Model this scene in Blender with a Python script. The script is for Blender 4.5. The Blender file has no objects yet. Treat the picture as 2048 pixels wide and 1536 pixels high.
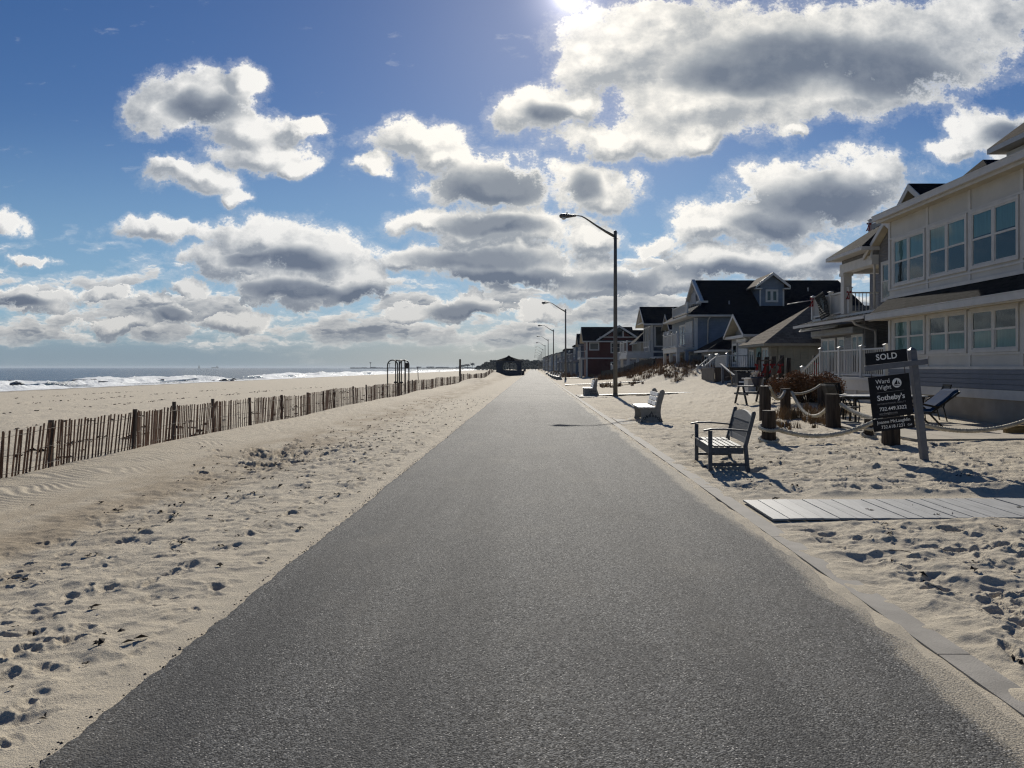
import bpy, math, random
import numpy as np
from mathutils import Vector, Matrix
random.seed(7)
rng = np.random.default_rng(7)
R = math.radians
scene = bpy.context.scene
COL = scene.collection
PI = math.pi

# ------------------------------------------------------------------ materials
class NT:
    """thin wrapper for building node trees"""
    def __init__(self, tree):
        self.t = tree
    def n(self, typ, ins=None, **props):
        nd = self.t.nodes.new(typ)
        for k, v in props.items():
            setattr(nd, k, v)
        for k, v in (ins or {}).items():
            if isinstance(v, bpy.types.NodeSocket):
                self.t.links.new(v, nd.inputs[k])
            else:
                nd.inputs[k].default_value = v
        return nd
    def math(self, op, a, b=0.0, c=0.0, clamp=False):
        nd = self.n('ShaderNodeMath', {0: a, 1: b, 2: c}, operation=op)
        nd.use_clamp = clamp
        return nd.outputs[0]
    def vmath(self, op, a, b=(0, 0, 0), c=None):
        ins = {0: a, 1: b}
        if c is not None:
            ins[2] = c
        nd = self.n('ShaderNodeVectorMath', ins, operation=op)
        return nd.outputs['Value'] if op in ('LENGTH', 'DOT_PRODUCT') else nd.outputs[0]
    def step(self, x, a, b, out0=0.0, out1=1.0):
        nd = self.n('ShaderNodeMapRange', {0: x, 1: a, 2: b, 3: out0, 4: out1}, interpolation_type='SMOOTHSTEP')
        return nd.outputs[0]
    def mix(self, fac, a, b):
        nd = self.n('ShaderNodeMix', {0: fac}, data_type='RGBA')
        for i, v in ((6, a), (7, b)):
            if isinstance(v, bpy.types.NodeSocket):
                self.t.links.new(v, nd.inputs[i])
            else:
                nd.inputs[i].default_value = (v[0], v[1], v[2], 1)
        return nd.outputs[2]
    def noise(self, vec, scale, detail=4, rough=.55, dist=0.0):
        return self.n('ShaderNodeTexNoise', {'Vector': vec, 'Scale': scale, 'Detail': detail, 'Roughness': rough, 'Distortion': dist})

def newmat(name):
    m = bpy.data.materials.new(name)
    m.use_nodes = True
    t = m.node_tree
    t.nodes.clear()
    k = NT(t)
    out = k.n('ShaderNodeOutputMaterial')
    b = k.n('ShaderNodeBsdfPrincipled')
    t.links.new(b.outputs[0], out.inputs[0])
    return m, k, b

def rgb(c):
    return (c[0], c[1], c[2], 1)

def plain(name, c, rough=.6, spec=.5, metal=0.0, var=.18, vscale=6.0, bump=.0, bscale=40.0, stretch=(1, 1, 1), coat=0.0):
    """colour with soft mottling and a fine bump"""
    m, k, b = newmat(name)
    co = k.n('ShaderNodeTexCoord').outputs['Object']
    vec = k.vmath('MULTIPLY', co, stretch)
    nz = k.noise(vec, vscale, 5)
    f = k.step(nz.outputs[0], .3, .7)
    lo = tuple(x * (1 - var) for x in c)
    hi = tuple(min(1, x * (1 + var)) for x in c)
    k.t.links.new(k.mix(f, lo, hi), b.inputs['Base Color'])
    rv = k.math('MULTIPLY_ADD', nz.outputs[0], .2, rough - .1)
    k.t.links.new(rv, b.inputs['Roughness'])
    b.inputs['Specular IOR Level'].default_value = spec
    b.inputs['Metallic'].default_value = metal
    b.inputs['Coat Weight'].default_value = coat
    if bump:
        nb = k.noise(vec, bscale, 4)
        bp = k.n('ShaderNodeBump', {'Height': nb.outputs[0], 'Strength': bump, 'Distance': .01})
        k.t.links.new(bp.outputs[0], b.inputs['Normal'])
    return m

def woodmat(name, c, grain=(30, 3, 3), rough=.75, var=.45, spec=.3):
    """weathered wood: long grain"""
    return plain(name, c, rough, spec, 0, var, 1.0, .35, 1.5, grain)

def siding(name, c, pitch=.12, vertical=None, depth=.022):
    """lap siding (or vertical boards) as relief on the wall"""
    m, k, b = newmat(name)
    pos = k.n('ShaderNodeNewGeometry').outputs['Position']
    sp = k.n('ShaderNodeSeparateXYZ', {0: pos})
    if vertical:
        s = k.math('ADD', sp.outputs[0], sp.outputs[1])
        w = k.math('FRACT', k.math('DIVIDE', s, pitch))
        h = k.math('MULTIPLY', k.step(w, 0, .05), k.step(w, 1, .95))
    else:
        w = k.math('FRACT', k.math('DIVIDE', sp.outputs[2], pitch))
        h = k.math('MULTIPLY', k.math('SUBTRACT', 1.0, w), k.step(w, 0, .10))
    nz = k.noise(pos, 2.0, 6)
    n2 = k.noise(k.vmath('MULTIPLY', pos, (1, 1, 8)), 4.0, 3)
    f = k.step(k.math('ADD', k.math('MULTIPLY', nz.outputs[0], .6), k.math('MULTIPLY', n2.outputs[0], .4)), .32, .68)
    k.t.links.new(k.mix(f, tuple(x * .84 for x in c), tuple(min(1, x * 1.12) for x in c)), b.inputs['Base Color'])
    b.inputs['Roughness'].default_value = .6
    b.inputs['Specular IOR Level'].default_value = .15
    bp = k.n('ShaderNodeBump', {'Height': h, 'Strength': 1.0, 'Distance': depth})
    k.t.links.new(bp.outputs[0], b.inputs['Normal'])
    return m

def shingles(name, c, axis='x', scale=1.0):
    """asphalt roof shingles in courses"""
    m, k, b = newmat(name)
    pos = k.n('ShaderNodeNewGeometry').outputs['Position']
    sp = k.n('ShaderNodeSeparateXYZ', {0: pos})
    a = sp.outputs[0] if axis == 'x' else sp.outputs[1]
    v = k.n('ShaderNodeCombineXYZ', {0: a, 1: sp.outputs[2]}).outputs[0]
    br = k.n('ShaderNodeTexBrick', {'Vector': v, 'Color1': rgb(tuple(x * .65 for x in c)), 'Color2': rgb(tuple(x * 1.35 for x in c)),
                                  'Mortar': rgb(tuple(x * .35 for x in c)), 'Scale': scale, 'Mortar Size': .008, 'Mortar Smooth': .2,
                                  'Brick Width': .32, 'Row Height': .10})
    br.offset_frequency = 2
    nz = k.noise(pos, 3, 4)
    k.t.links.new(k.mix(k.step(nz.outputs[0], .35, .7), br.outputs[0], rgb(tuple(x * 1.1 for x in c))), b.inputs['Base Color'])
    b.inputs['Roughness'].default_value = .92
    b.inputs['Specular IOR Level'].default_value = .02
    g = k.noise(pos, 90, 2)
    h = k.math('ADD', br.outputs['Fac'], k.math('MULTIPLY', g.outputs[0], -.5))
    bp = k.n('ShaderNodeBump', {'Height': h, 'Strength': .7, 'Distance': -.012})
    k.t.links.new(bp.outputs[0], b.inputs['Normal'])
    return m

def glassmat(name):
    m = bpy.data.materials.new(name)
    m.use_nodes = True
    t = m.node_tree
    t.nodes.clear()
    k = NT(t)
    out = k.n('ShaderNodeOutputMaterial')
    pos = k.n('ShaderNodeNewGeometry').outputs['Position']
    nz = k.noise(pos, 1.6, 3)
    bp = k.n('ShaderNodeBump', {'Height': nz.outputs[0], 'Strength': .06, 'Distance': .03})
    fr = k.n('ShaderNodeFresnel', {'IOR': 1.6, 'Normal': bp.outputs[0]})
    tr = k.n('ShaderNodeBsdfTransparent', {'Color': (.72, .86, .85, 1)})
    gl = k.n('ShaderNodeBsdfGlossy', {'Color': (.85, .95, 1, 1), 'Roughness': .03, 'Normal': bp.outputs[0]})
    f = k.math('MULTIPLY_ADD', fr.outputs[0], .75, .01, clamp=True)
    mx = k.n('ShaderNodeMixShader', {0: f, 1: tr.outputs[0], 2: gl.outputs[0]})
    t.links.new(mx.outputs[0], out.inputs[0])
    return m

M = {}
M['white'] = plain('white_paint', (.50, .485, .46), .5, .4, 0, .07, 3)
M['panel'] = plain('white_panel_board', (.46, .447, .415), .55, .35, 0, .07, 1.2, .12, 60)
M['soffit'] = plain('cream_soffit', (.46, .41, .31), .6, .3, 0, .10, 2)
M['vinyl'] = plain('white_vinyl', (.50, .495, .48), .45, .4, 0, .05, 4)
M['stucco'] = plain('foundation_render', (.30, .27, .225), .9, .2, 0, .16, 1.5, .4, 25)
M['greywood'] = woodmat('grey_stained_wood', (.062, .068, .08), (25, 3, 25), .6, .3, .4)
M['postwood'] = woodmat('weathered_piling', (.050, .038, .030), (14, 14, 1.2), .85, .6, .25)
M['slat'] = woodmat('snow_fence_slat', (.135, .074, .046), (30, 30, 2), .85, .5, .2)
M['fencepost'] = woodmat('fence_post_wood', (.075, .06, .05), (20, 20, 1.5), .85, .5, .2)
M['wire'] = plain('rusty_wire', (.06, .045, .035), .6, .4, .4, .3, 20)
M['rope'] = plain('pale_rope', (.46, .42, .34), .8, .2, 0, .22, 9, .5, 90)
M['pole'] = plain('grey_lamp_pole', (.13, .12, .105), .6, .4, .2, .2, 2)
M['lamphead'] = plain('lamp_housing', (.09, .085, .08), .5, .5, .3, .2, 8)
M['lampglass'] = plain('lamp_lens', (.5, .5, .48), .15, .8, 0, .05, 8)
M['benchwhite'] = plain('white_bench_boards', (.74, .72, .68), .55, .45, 0, .1, 12, .2, 60)
M['benchgrey'] = plain('grey_concrete_bench_end', (.235, .225, .205), .8, .3, 0, .16, 7, .3, 70)
M['black'] = plain('black_paint', (.012, .012, .014), .45, .5, 0, .3, 6)
M['signblack'] = plain('black_sign_board', (.008, .009, .014), .5, .15, 0, .2, 6)
M['letter'] = plain('white_lettering', (.74, .74, .73), .6, .3, 0, .03, 6)
M['dimletter'] = plain('grey_lettering', (.22, .22, .23), .6, .3, 0, .03, 6)
M['darkletter'] = plain('dark_lettering', (.018, .02, .028), .6, .3, 0, .03, 6)
M['signwood'] = plain('grey_sign_post_paint', (.105, .113, .135), .5, .4, 0, .12, 9, .2, 40)
M['lapgrey'] = plain('blue_grey_lap_board', (.135, .15, .185), .55, .35, 0, .08, 3, .15, 40)
M['sid_blue'] = siding('blue_grey_siding', (.165, .20, .245), .13)
M['sid_dark'] = siding('dark_blue_siding', (.075, .085, .11), .13)
M['sid_grey'] = siding('warm_grey_siding', (.17, .165, .165), .13)
M['sid_beige'] = siding('beige_siding', (.27, .24, .18), .12)
M['sid_red'] = siding('brown_red_siding', (.085, .026, .024), .25, True, .02)
M['sid_white'] = siding('white_siding', (.31, .31, .31), .13)
M['board_beige'] = siding('beige_vertical_board', (.24, .22, .165), .42, True, .02)
M['board_brown'] = siding('brown_deck_boards', (.10, .075, .06), .14, True, .012)
M['board_grey'] = siding('grey_weathered_boards', (.15, .125, .105), .14, True, .012)
M['shg_black'] = shingles('black_shingles', (.012, .012, .015), 'x')
M['shg_dark_y'] = shingles('dark_shingles', (.030, .029, .028), 'y')
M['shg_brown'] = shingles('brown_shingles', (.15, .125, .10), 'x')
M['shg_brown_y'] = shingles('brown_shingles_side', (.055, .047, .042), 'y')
M['metal_dark'] = plain('dark_metal_roof', (.03, .03, .033), .35, .5, .5, .2, 3)
M['glass'] = glassmat('window_glass')
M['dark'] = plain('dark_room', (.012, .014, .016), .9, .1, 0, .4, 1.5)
M['blind'] = plain('pale_teal_blind', (.20, .30, .29), .8, .2, 0, .12, 1.2, .1, 30, (8, 8, 1))
M['blind_dark'] = plain('dim_blind', (.055, .085, .085), .8, .2, 0, .3, 1.8, .1, 30)
M['shutter'] = siding('white_roller_shutter', (.5, .5, .485), .055, None, .008)
M['brickdark'] = plain('dark_chimney_stone', (.035, .033, .032), .9, .2, 0, .5, 8, .6, 14)
M['deckmat'] = plain('pale_deck_boards', (.30, .30, .295), .6, .3, 0, .14, 2.5, .25, 14, (8, 1.2, 1))
M['blue'] = plain('blue_cushion', (.007, .03, .085), .9, .05, 0, .15, 8, .2, 60)
M['cushionedge'] = plain('pale_cushion_edge', (.45, .47, .5), .8, .2, 0, .1, 8)
M['chair'] = plain('dark_bronze_metal', (.022, .02, .018), .5, .4, .3, .3, 8)
M['table'] = plain('white_table_top', (.70, .70, .68), .35, .5, 0, .06, 4)
M['red'] = plain('red_ribbon', (.22, .008, .010), .7, .4, 0, .2, 14)
M['yellow'] = woodmat('new_lumber', (.30, .20, .08), (3, 14, 14), .7, .3)
M['navy'] = plain('navy_glaze', (.014, .018, .04), .35, .5, 0, .2, 6)
M['flower'] = plain('white_flowers', (.62, .56, .48), .8, .2, 0, .2, 30)
M['flowerred'] = plain('dark_red_flowers', (.14, .01, .02), .8, .2, 0, .2, 30)
M['plasticdark'] = plain('dark_plastic', (.018, .02, .028), .5, .4, 0, .2, 5)
M['bush'] = plain('brown_dry_leaf', (.20, .10, .045), .8, .2, 0, .5, 5)
M['twig'] = plain('dry_twig', (.07, .048, .034), .85, .2, 0, .4, 6)
M['grassdry'] = plain('dry_dune_grass', (.21, .135, .065), .8, .2, 0, .4, 3)
M['grassred'] = plain('rusty_dune_grass', (.15, .088, .047), .8, .2, 0, .4, 3)
M['debris'] = plain('dry_seaweed', (.028, .021, .016), .85, .2, 0, .5, 12)
M['shell'] = plain('shell_bits', (.62, .58, .52), .6, .3, 0, .2, 12)
M['crumb'] = plain('asphalt_crumbs', (.035, .036, .04), .9, .2, 0, .4, 12)
M['rock'] = plain('wet_jetty_rock', (.035, .033, .033), .45, .5, 0, .4, 2, .6, 6)
M['pavilion'] = plain('slate_blue_pavilion', (.035, .048, .07), .8, .2, 0, .2, 3)
M['pine'] = plain('far_pine', (.022, .036, .034), .9, .1, 0, .5, .4)
M['farland'] = plain('far_land', (.05, .055, .055), .9, .1, 0, .3, .02)
M['cloth_dark'] = plain('dark_clothes', (.015, .016, .02), .9, .2, 0, .2, 8)
M['cloth_blue'] = plain('navy_clothes', (.02, .03, .06), .9, .2, 0, .2, 8)
M['skin'] = plain('skin', (.42, .27, .2), .6, .3, 0, .08, 8)
M['flagcloth'] = plain('black_flag_cloth', (.010, .012, .013), .8, .2, 0, .3, 6)
M['flagfigure'] = plain('dim_grey_print', (.085, .105, .11), .85, .2, 0, .5, 9)
M['foam_obj'] = plain('spray_water', (.8, .82, .82), .9, .2, 0, .05, 3)

# ------------------------------------------------------------------ mesh helpers
class MB:
    def __init__(self):
        self.v, self.f, self.s = [], [], []
    def add(self, vs, fs, smooth=False):
        o = len(self.v)
        self.v.extend([tuple(p) for p in vs])
        for f in fs:
            self.f.append(tuple(o + i for i in f))
            self.s.append(smooth)
        return self
    def box(self, x0, x1, y0, y1, z0, z1):
        vs = [(x, y, z) for z in (z0, z1) for y in (y0, y1) for x in (x0, x1)]
        return self.add(vs, [(0, 2, 3, 1), (4, 5, 7, 6), (0, 1, 5, 4), (2, 6, 7, 3), (0, 4, 6, 2), (1, 3, 7, 5)])
    def bar(self, a, b, w, h, up=(0, 0, 1)):
        """square-section bar from a to b"""
        a, b = Vector(a), Vector(b)
        d = (b - a).normalized()
        u = Vector(up)
        s = d.cross(u)
        if s.length < 1e-4:
            s = d.cross(Vector((1, 0, 0)))
        s.normalize()
        u = s.cross(d)
        vs = []
        for p in (a, b):
            for i, j in ((-1, -1), (1, -1), (1, 1), (-1, 1)):
                vs.append(p + s * (w / 2 * i) + u * (h / 2 * j))
        return self.add(vs, [(3, 2, 1, 0), (4, 5, 6, 7), (0, 1, 5, 4), (1, 2, 6, 5), (2, 3, 7, 6), (3, 0, 4, 7)])
    def tube(self, pts, r, n=8, caps=True):
        """round tube through pts; r number or list"""
        pts = [Vector(p) for p in pts]
        m = len(pts)
        rs = r if isinstance(r, (list, tuple)) else [r] * m
        ref = Vector((0, 0, 1))
        vs = []
        prev = None
        for i, p in enumerate(pts):
            d = (pts[min(i + 1, m - 1)] - pts[max(i - 1, 0)]).normalized()
            if prev is None:
                s = d.cross(ref)
                if s.length < 1e-3:
                    s = d.cross(Vector((1, 0, 0)))
            else:
                s = prev - d * prev.dot(d)
            s.normalize()
            prev = s
            u = s.cross(d)
            for j in range(n):
                a = 2 * PI * j / n
                vs.append(p + (s * math.cos(a) + u * math.sin(a)) * rs[i])
        fs = []
        for i in range(m - 1):
            for j in range(n):
                k = (j + 1) % n
                fs.append((i * n + j, i * n + k, (i + 1) * n + k, (i + 1) * n + j))
        self.add(vs, fs, True)
        if caps:
            o = len(self.v) - m * n
            self.f.append(tuple(o + j for j in range(n))[::-1]); self.s.append(False)
            self.f.append(tuple(o + (m - 1) * n + j for j in range(n))); self.s.append(False)
        return self
    def prism(self, prof, axis, a0, a1):
        """extrude a 2-D profile along an axis: 'y' -> profile (x,z); 'x' -> (y,z); 'z' -> (x,y)"""
        n = len(prof)
        def P(p, a):
            return {'y': (p[0], a, p[1]), 'x': (a, p[0], p[1]), 'z': (p[0], p[1], a)}[axis]
        vs = [P(p, a0) for p in prof] + [P(p, a1) for p in prof]
        fs = [tuple(range(n)), tuple(range(2 * n - 1, n - 1, -1))]
        for i in range(n):
            j = (i + 1) % n
            fs.append((i, i + n, j + n, j))
        return self.add(vs, fs)
    def blob(self, c, r, n=1, jit=.2, flat=1.0):
        """rough lump (subdivided octahedron)"""
        base = [(1, 0, 0), (-1, 0, 0), (0, 1, 0), (0, -1, 0), (0, 0, 1), (0, 0, -1)]
        tri = [(0, 2, 4), (2, 1, 4), (1, 3, 4), (3, 0, 4), (2, 0, 5), (1, 2, 5), (3, 1, 5), (0, 3, 5)]
        vs = [Vector(b) for b in base]
        for _ in range(n):
            cache, nt = {}, []
            def mid(a, b):
                k = (min(a, b), max(a, b))
                if k not in cache:
                    vs.append((vs[a] + vs[b]).normalized()); cache[k] = len(vs) - 1
                return cache[k]
            for a, b, d in tri:
                x, y, z = mid(a, b), mid(b, d), mid(d, a)
                nt += [(a, x, z), (x, b, y), (z, y, d), (x, y, z)]
            tri = nt
        rr = r if isinstance(r, (tuple, list)) else (r, r, r * flat)
        out = []
        for v in vs:
            s = 1 + random.uniform(-jit, jit)
            out.append((c[0] + v.x * rr[0] * s, c[1] + v.y * rr[1] * s, c[2] + v.z * rr[2] * s))
        return self.add(out, tri, False)
    def build(self, name, mat, parent=None, world=True, bevel=0.0):
        me = bpy.data.meshes.new(name)
        off = Vector((0, 0, 0))
        if parent is not None and world:
            p = parent
            while p is not None:
                off += p.location
                p = p.parent
        me.from_pydata([(v[0] - off.x, v[1] - off.y, v[2] - off.z) for v in self.v], [], self.f)
        me.polygons.foreach_set('use_smooth', self.s)
        me.update()
        if isinstance(mat, str):
            mat = M[mat]
        me.materials.append(mat)
        o = bpy.data.objects.new(name, me)
        COL.objects.link(o)
        if parent is not None:
            o.parent = parent
        if bevel:
            bm_ = o.modifiers.new('edge', 'BEVEL')
            bm_.width = bevel; bm_.segments = 2; bm_.limit_method = 'ANGLE'; bm_.angle_limit = R(40)
        return o

def tag(o, label=None, cat=None, group=None, kind=None):
    for k_, v_ in (('label', label), ('category', cat), ('group', group), ('kind', kind)):
        if v_:
            o[k_] = v_
    return o

def thing(name, label, cat, loc=(0, 0, 0), rotz=0.0, group=None):
    o = bpy.data.objects.new(name, None)
    o.empty_display_size = .2
    COL.objects.link(o)
    o.location = loc
    o.rotation_euler = (0, 0, rotz)
    return tag(o, label, cat, group)

def copy_tree(o, parent=None):
    c = o.copy()
    COL.objects.link(c)
    if parent is not None:
        c.parent = parent
    for ch in list(o.children):
        copy_tree(ch, c)
    return c

def text_mesh(body, size, mat, parent, x, z, y, align='CENTER', name='lettering', depth=.0015, space=1.0, bold=0.0, rot=0.0, label=None):
    """flat lettering facing -Y, local coordinates of parent"""
    cu = bpy.data.curves.new('txt', 'FONT')
    cu.body = body
    cu.size = size
    cu.align_x = align
    cu.align_y = 'CENTER'
    cu.extrude = depth
    cu.offset = bold
    cu.space_character = space
    cu.resolution_u = 3
    tmp = bpy.data.objects.new('txt', cu)
    me = bpy.data.meshes.new_from_object(tmp)
    bpy.data.objects.remove(tmp)
    bpy.data.curves.remove(cu)
    me.materials.clear()
    me.materials.append(M[mat])
    o = bpy.data.objects.new(name, me)
    COL.objects.link(o)
    o.parent = parent
    o.location = (x, y, z)
    o.rotation_euler = (R(90), 0, 0)
    if rot:
        o.rotation_euler = Matrix.Rotation(-rot, 3, 'Y').to_euler() if False else (Matrix.Rotation(-rot, 3, 'Y') @ Matrix.Rotation(R(90), 3, 'X')).to_euler()
    return o

# ------------------------------------------------------------------ noise for the ground
def _hash(ix, iy, seed):
    h = (ix.astype(np.int64) * 374761393 + iy.astype(np.int64) * 668265263 + seed * 1274126177) & 0xFFFFFFFF
    h = ((h ^ (h >> 13)) * 1274126177) & 0xFFFFFFFF
    return ((h ^ (h >> 16)) & 0xFFFF) / 65535.0

def gnoise(x, y, seed=0):
    """gradient noise, about -1..1"""
    ix, iy = np.floor(x), np.floor(y)
    fx, fy = x - ix, y - iy
    ux, uy = fx * fx * fx * (fx * (fx * 6 - 15) + 10), fy * fy * fy * (fy * (fy * 6 - 15) + 10)
    def g(dx, dy):
        a = _hash(ix + dx, iy + dy, seed) * 2 * np.pi
        return np.cos(a) * (fx - dx) + np.sin(a) * (fy - dy)
    a = g(0, 0) * (1 - ux) + g(1, 0) * ux
    b = g(0, 1) * (1 - ux) + g(1, 1) * ux
    return (a * (1 - uy) + b * uy) * 1.5

def sstep(a, b, x):
    t = np.clip((x - a) / (b - a), 0, 1)
    return t * t * (3 - 2 * t)

PATH_L, PATH_R = -2.05, 2.30
SEA = -3.0

def terrain(X, Y):
    """broad shape of the sand"""
    X = np.asarray(X, float); Y = np.asarray(Y, float)
    a = -X
    wob = .35 * gnoise(Y / 7.0, X * 0 + 3.1, 5)
    zl = np.interp(a, [0, 1.9, 2.0, 2.12, 2.6, 3.6, 4.9, 6.1, 7.1, 7.7, 8.0, 8.4, 9.6, 12, 30, 98, 104, 112, 150, 600],
                   [-.06, -.05, -.045, -.028, -.035, -.085, -.17, -.07, .03, .05, .0, -.18, -.5, -.66, -1.15, -2.75, -3.05, -3.5, -5, -30])
    crest = np.exp(-((a - 7.4) / 1.1) ** 2)
    zl = zl + crest * wob * .28
    zl = zl + .42 * np.exp(-((a - 6.4) / 1.6) ** 2 - ((Y - 90) / 7) ** 2) + .75 * np.exp(-((a - 7.2) / 1.8) ** 2 - ((Y - 146) / 9) ** 2)
    zr = np.interp(X, [0, 1.9, 2.1, 2.2, 2.27, 2.31, 2.34, 2.5, 2.62, 2.8, 4, 8, 12, 30, 400], [-.06, -.05, -.03, -.010, .004, .002, -.006, .003, .012, .020, .045, .08, .12, .3, 1])
    zr = zr + .24 * sstep(6, 10, X) * sstep(20, 30, Y) + .55 * sstep(8, 13, X) * sstep(35, 50, Y) * (1 - .8 * sstep(85, 120, Y))
    dune = np.exp(-((X - 12.6) / 3.4) ** 2 - (np.where(Y < 64, (Y - 64) / 11.5, (Y - 64) / 22)) ** 2)
    zr = zr + 1.15 * dune * (1 + .18 * gnoise(X / 1.7, Y / 2.5, 9))
    return np.where(X < 0, zl, zr)

def gz(x, y):
    return float(terrain(np.array([x]), np.array([y]))[0])
# ------------------------------------------------------------------ ground
FOOT = []
def _feet():
    r = random.Random(11)
    def add(n, x0, x1, y0, y1, l0, l1, d0, d1, pw=1.0):
        for i in range(n):
            l = r.uniform(l0, l1)
            FOOT.append((r.uniform(x0, x1), y0 + (y1 - y0) * r.random() ** pw, r.gauss(PI / 2, .9), l, l * r.uniform(.42, .75), r.uniform(d0, d1)))
    add(170, 2.7, 6.2, 3.0, 7.8, .05, .13, .012, .034)
    add(34, 4.0, 7.0, 3.8, 7.6, .10, .16, .03, .055)
    add(900, 2.75, 8.5, 9.8, 22, .05, .13, .012, .034)
    add(700, 2.9, 11, 20, 45, .10, .20, .015, .04)
    y = 3.0
    while y < 60:            # walking tracks beside the path
        for t, sp in ((-3.15, .14), (-3.7, .25), (-2.7, .15), (-4.2, .3)):
            if r.random() < (.80 if t > -4 else .45):
                l = r.uniform(.09, .135)
                FOOT.append((t + r.uniform(-sp, sp) + .3 * math.sin(y / 4 + t), y + r.uniform(-.15, .15), r.gauss(PI / 2, .3), l, l * .45, r.uniform(.014, .034)))
        y += .37
    add(330, -5.2, -2.25, 3, 14, .035, .10, .007, .022)
    add(800, -5.4, -2.25, 12, 60, .07, .16, .012, .036)
    for i in range(60):      # the dug-up patch on the dune foot
        l = r.uniform(.10, .26)
        FOOT.append((r.gauss(-4.9, .6), r.gauss(15.4, 1.4), r.uniform(0, PI), l, l * .55, r.uniform(.04, .09)))
_feet()

def detail(X, Y):
    a = -X
    right = sstep(2.2, 2.9, X)
    leftflat = sstep(2.0, 2.6, a) * (1 - sstep(5.0, 6.2, a))
    ldune = sstep(5.0, 6.2, a) * (1 - sstep(8.3, 9.5, a))
    beach = sstep(8.3, 9.5, a)
    patio = sstep(7.3, 7.9, X) * sstep(15.6, 16.4, Y) * (1 - sstep(26.5, 28, Y))
    amp = 1.15 * right * (1 - patio * .9) + .72 * leftflat + .10 * ldune + .5 * beach
    far = 1 - .25 * sstep(10, 30, Y)
    n1 = gnoise(X / .62, Y / .50, 1)
    n2 = gnoise(X / .27 + n1 * .5, Y / .23, 2)
    n3 = gnoise(X / .115, Y / .10, 3)
    mat = sstep(2.3, 2.6, X) * sstep(7.95, 8.2, Y) * (1 - sstep(9.55, 9.8, Y))
    amp = amp * (1 - .9 * mat)
    z = amp * far * (.036 * n1 + .022 * n2 + .010 * n3)
    near = 1 - sstep(9, 16, Y)
    n4 = gnoise(X / .052 + 3, Y / .048, 4)
    z = z + amp * near * .0045 * n4
    # little wind ridges: sharpened noise
    rdg = 1 - np.abs(gnoise(X / .42 + 9, Y / .24 + 2, 6)) * 1.6
    z = z + amp * far * .014 * np.clip(rdg, 0, 1) ** 2
    # ripples on the dune face near the fence
    rip = np.sin((Y + .35 * X + .25 * gnoise(X / .8, Y / .8, 8)) * 2 * np.pi / .16)
    z = z + ldune * sstep(6.0, 7.0, a) * .010 * rip * (Y < 40)
    big = gnoise(X / 3.0, Y / 4.0, 12)
    z = z + .03 * big * (right + leftflat) * (1 - patio) + beach * .06 * gnoise(X / 2.2, Y / 2.0, 14)
    # sand blown over the right edge of the path, ragged sand edge on the left
    z = z + np.exp(-((X - 2.28) / .26) ** 2) * (.020 * gnoise(Y / .9, X / .5, 21) + .011 * gnoise(Y / .28, X / .2, 22) + .002)
    z = z + np.exp(-((a - 2.06) / .12) ** 2) * (.012 * gnoise(Y / .35, X / .3, 23) + .016 * gnoise(Y / 1.3, X / 1., 24))
    spill = sstep(5.2, 5.9, Y) * (1 - sstep(7.4, 8.2, Y)) + .7 * sstep(9.4, 10.2, Y) * (1 - sstep(12.5, 14, Y)) + .5 * sstep(17, 18, Y) * (1 - sstep(20, 21, Y))
    z = z + np.exp(-((X - 2.46) / .17) ** 2) * spill * (.014 + .012 * gnoise(Y / .5, X / .3, 26))
    z = z * (1 - .85 * mat) - .012 * mat
    return z

def heights(X, Y):
    z = terrain(X, Y) + detail(X, Y)
    return z

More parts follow.
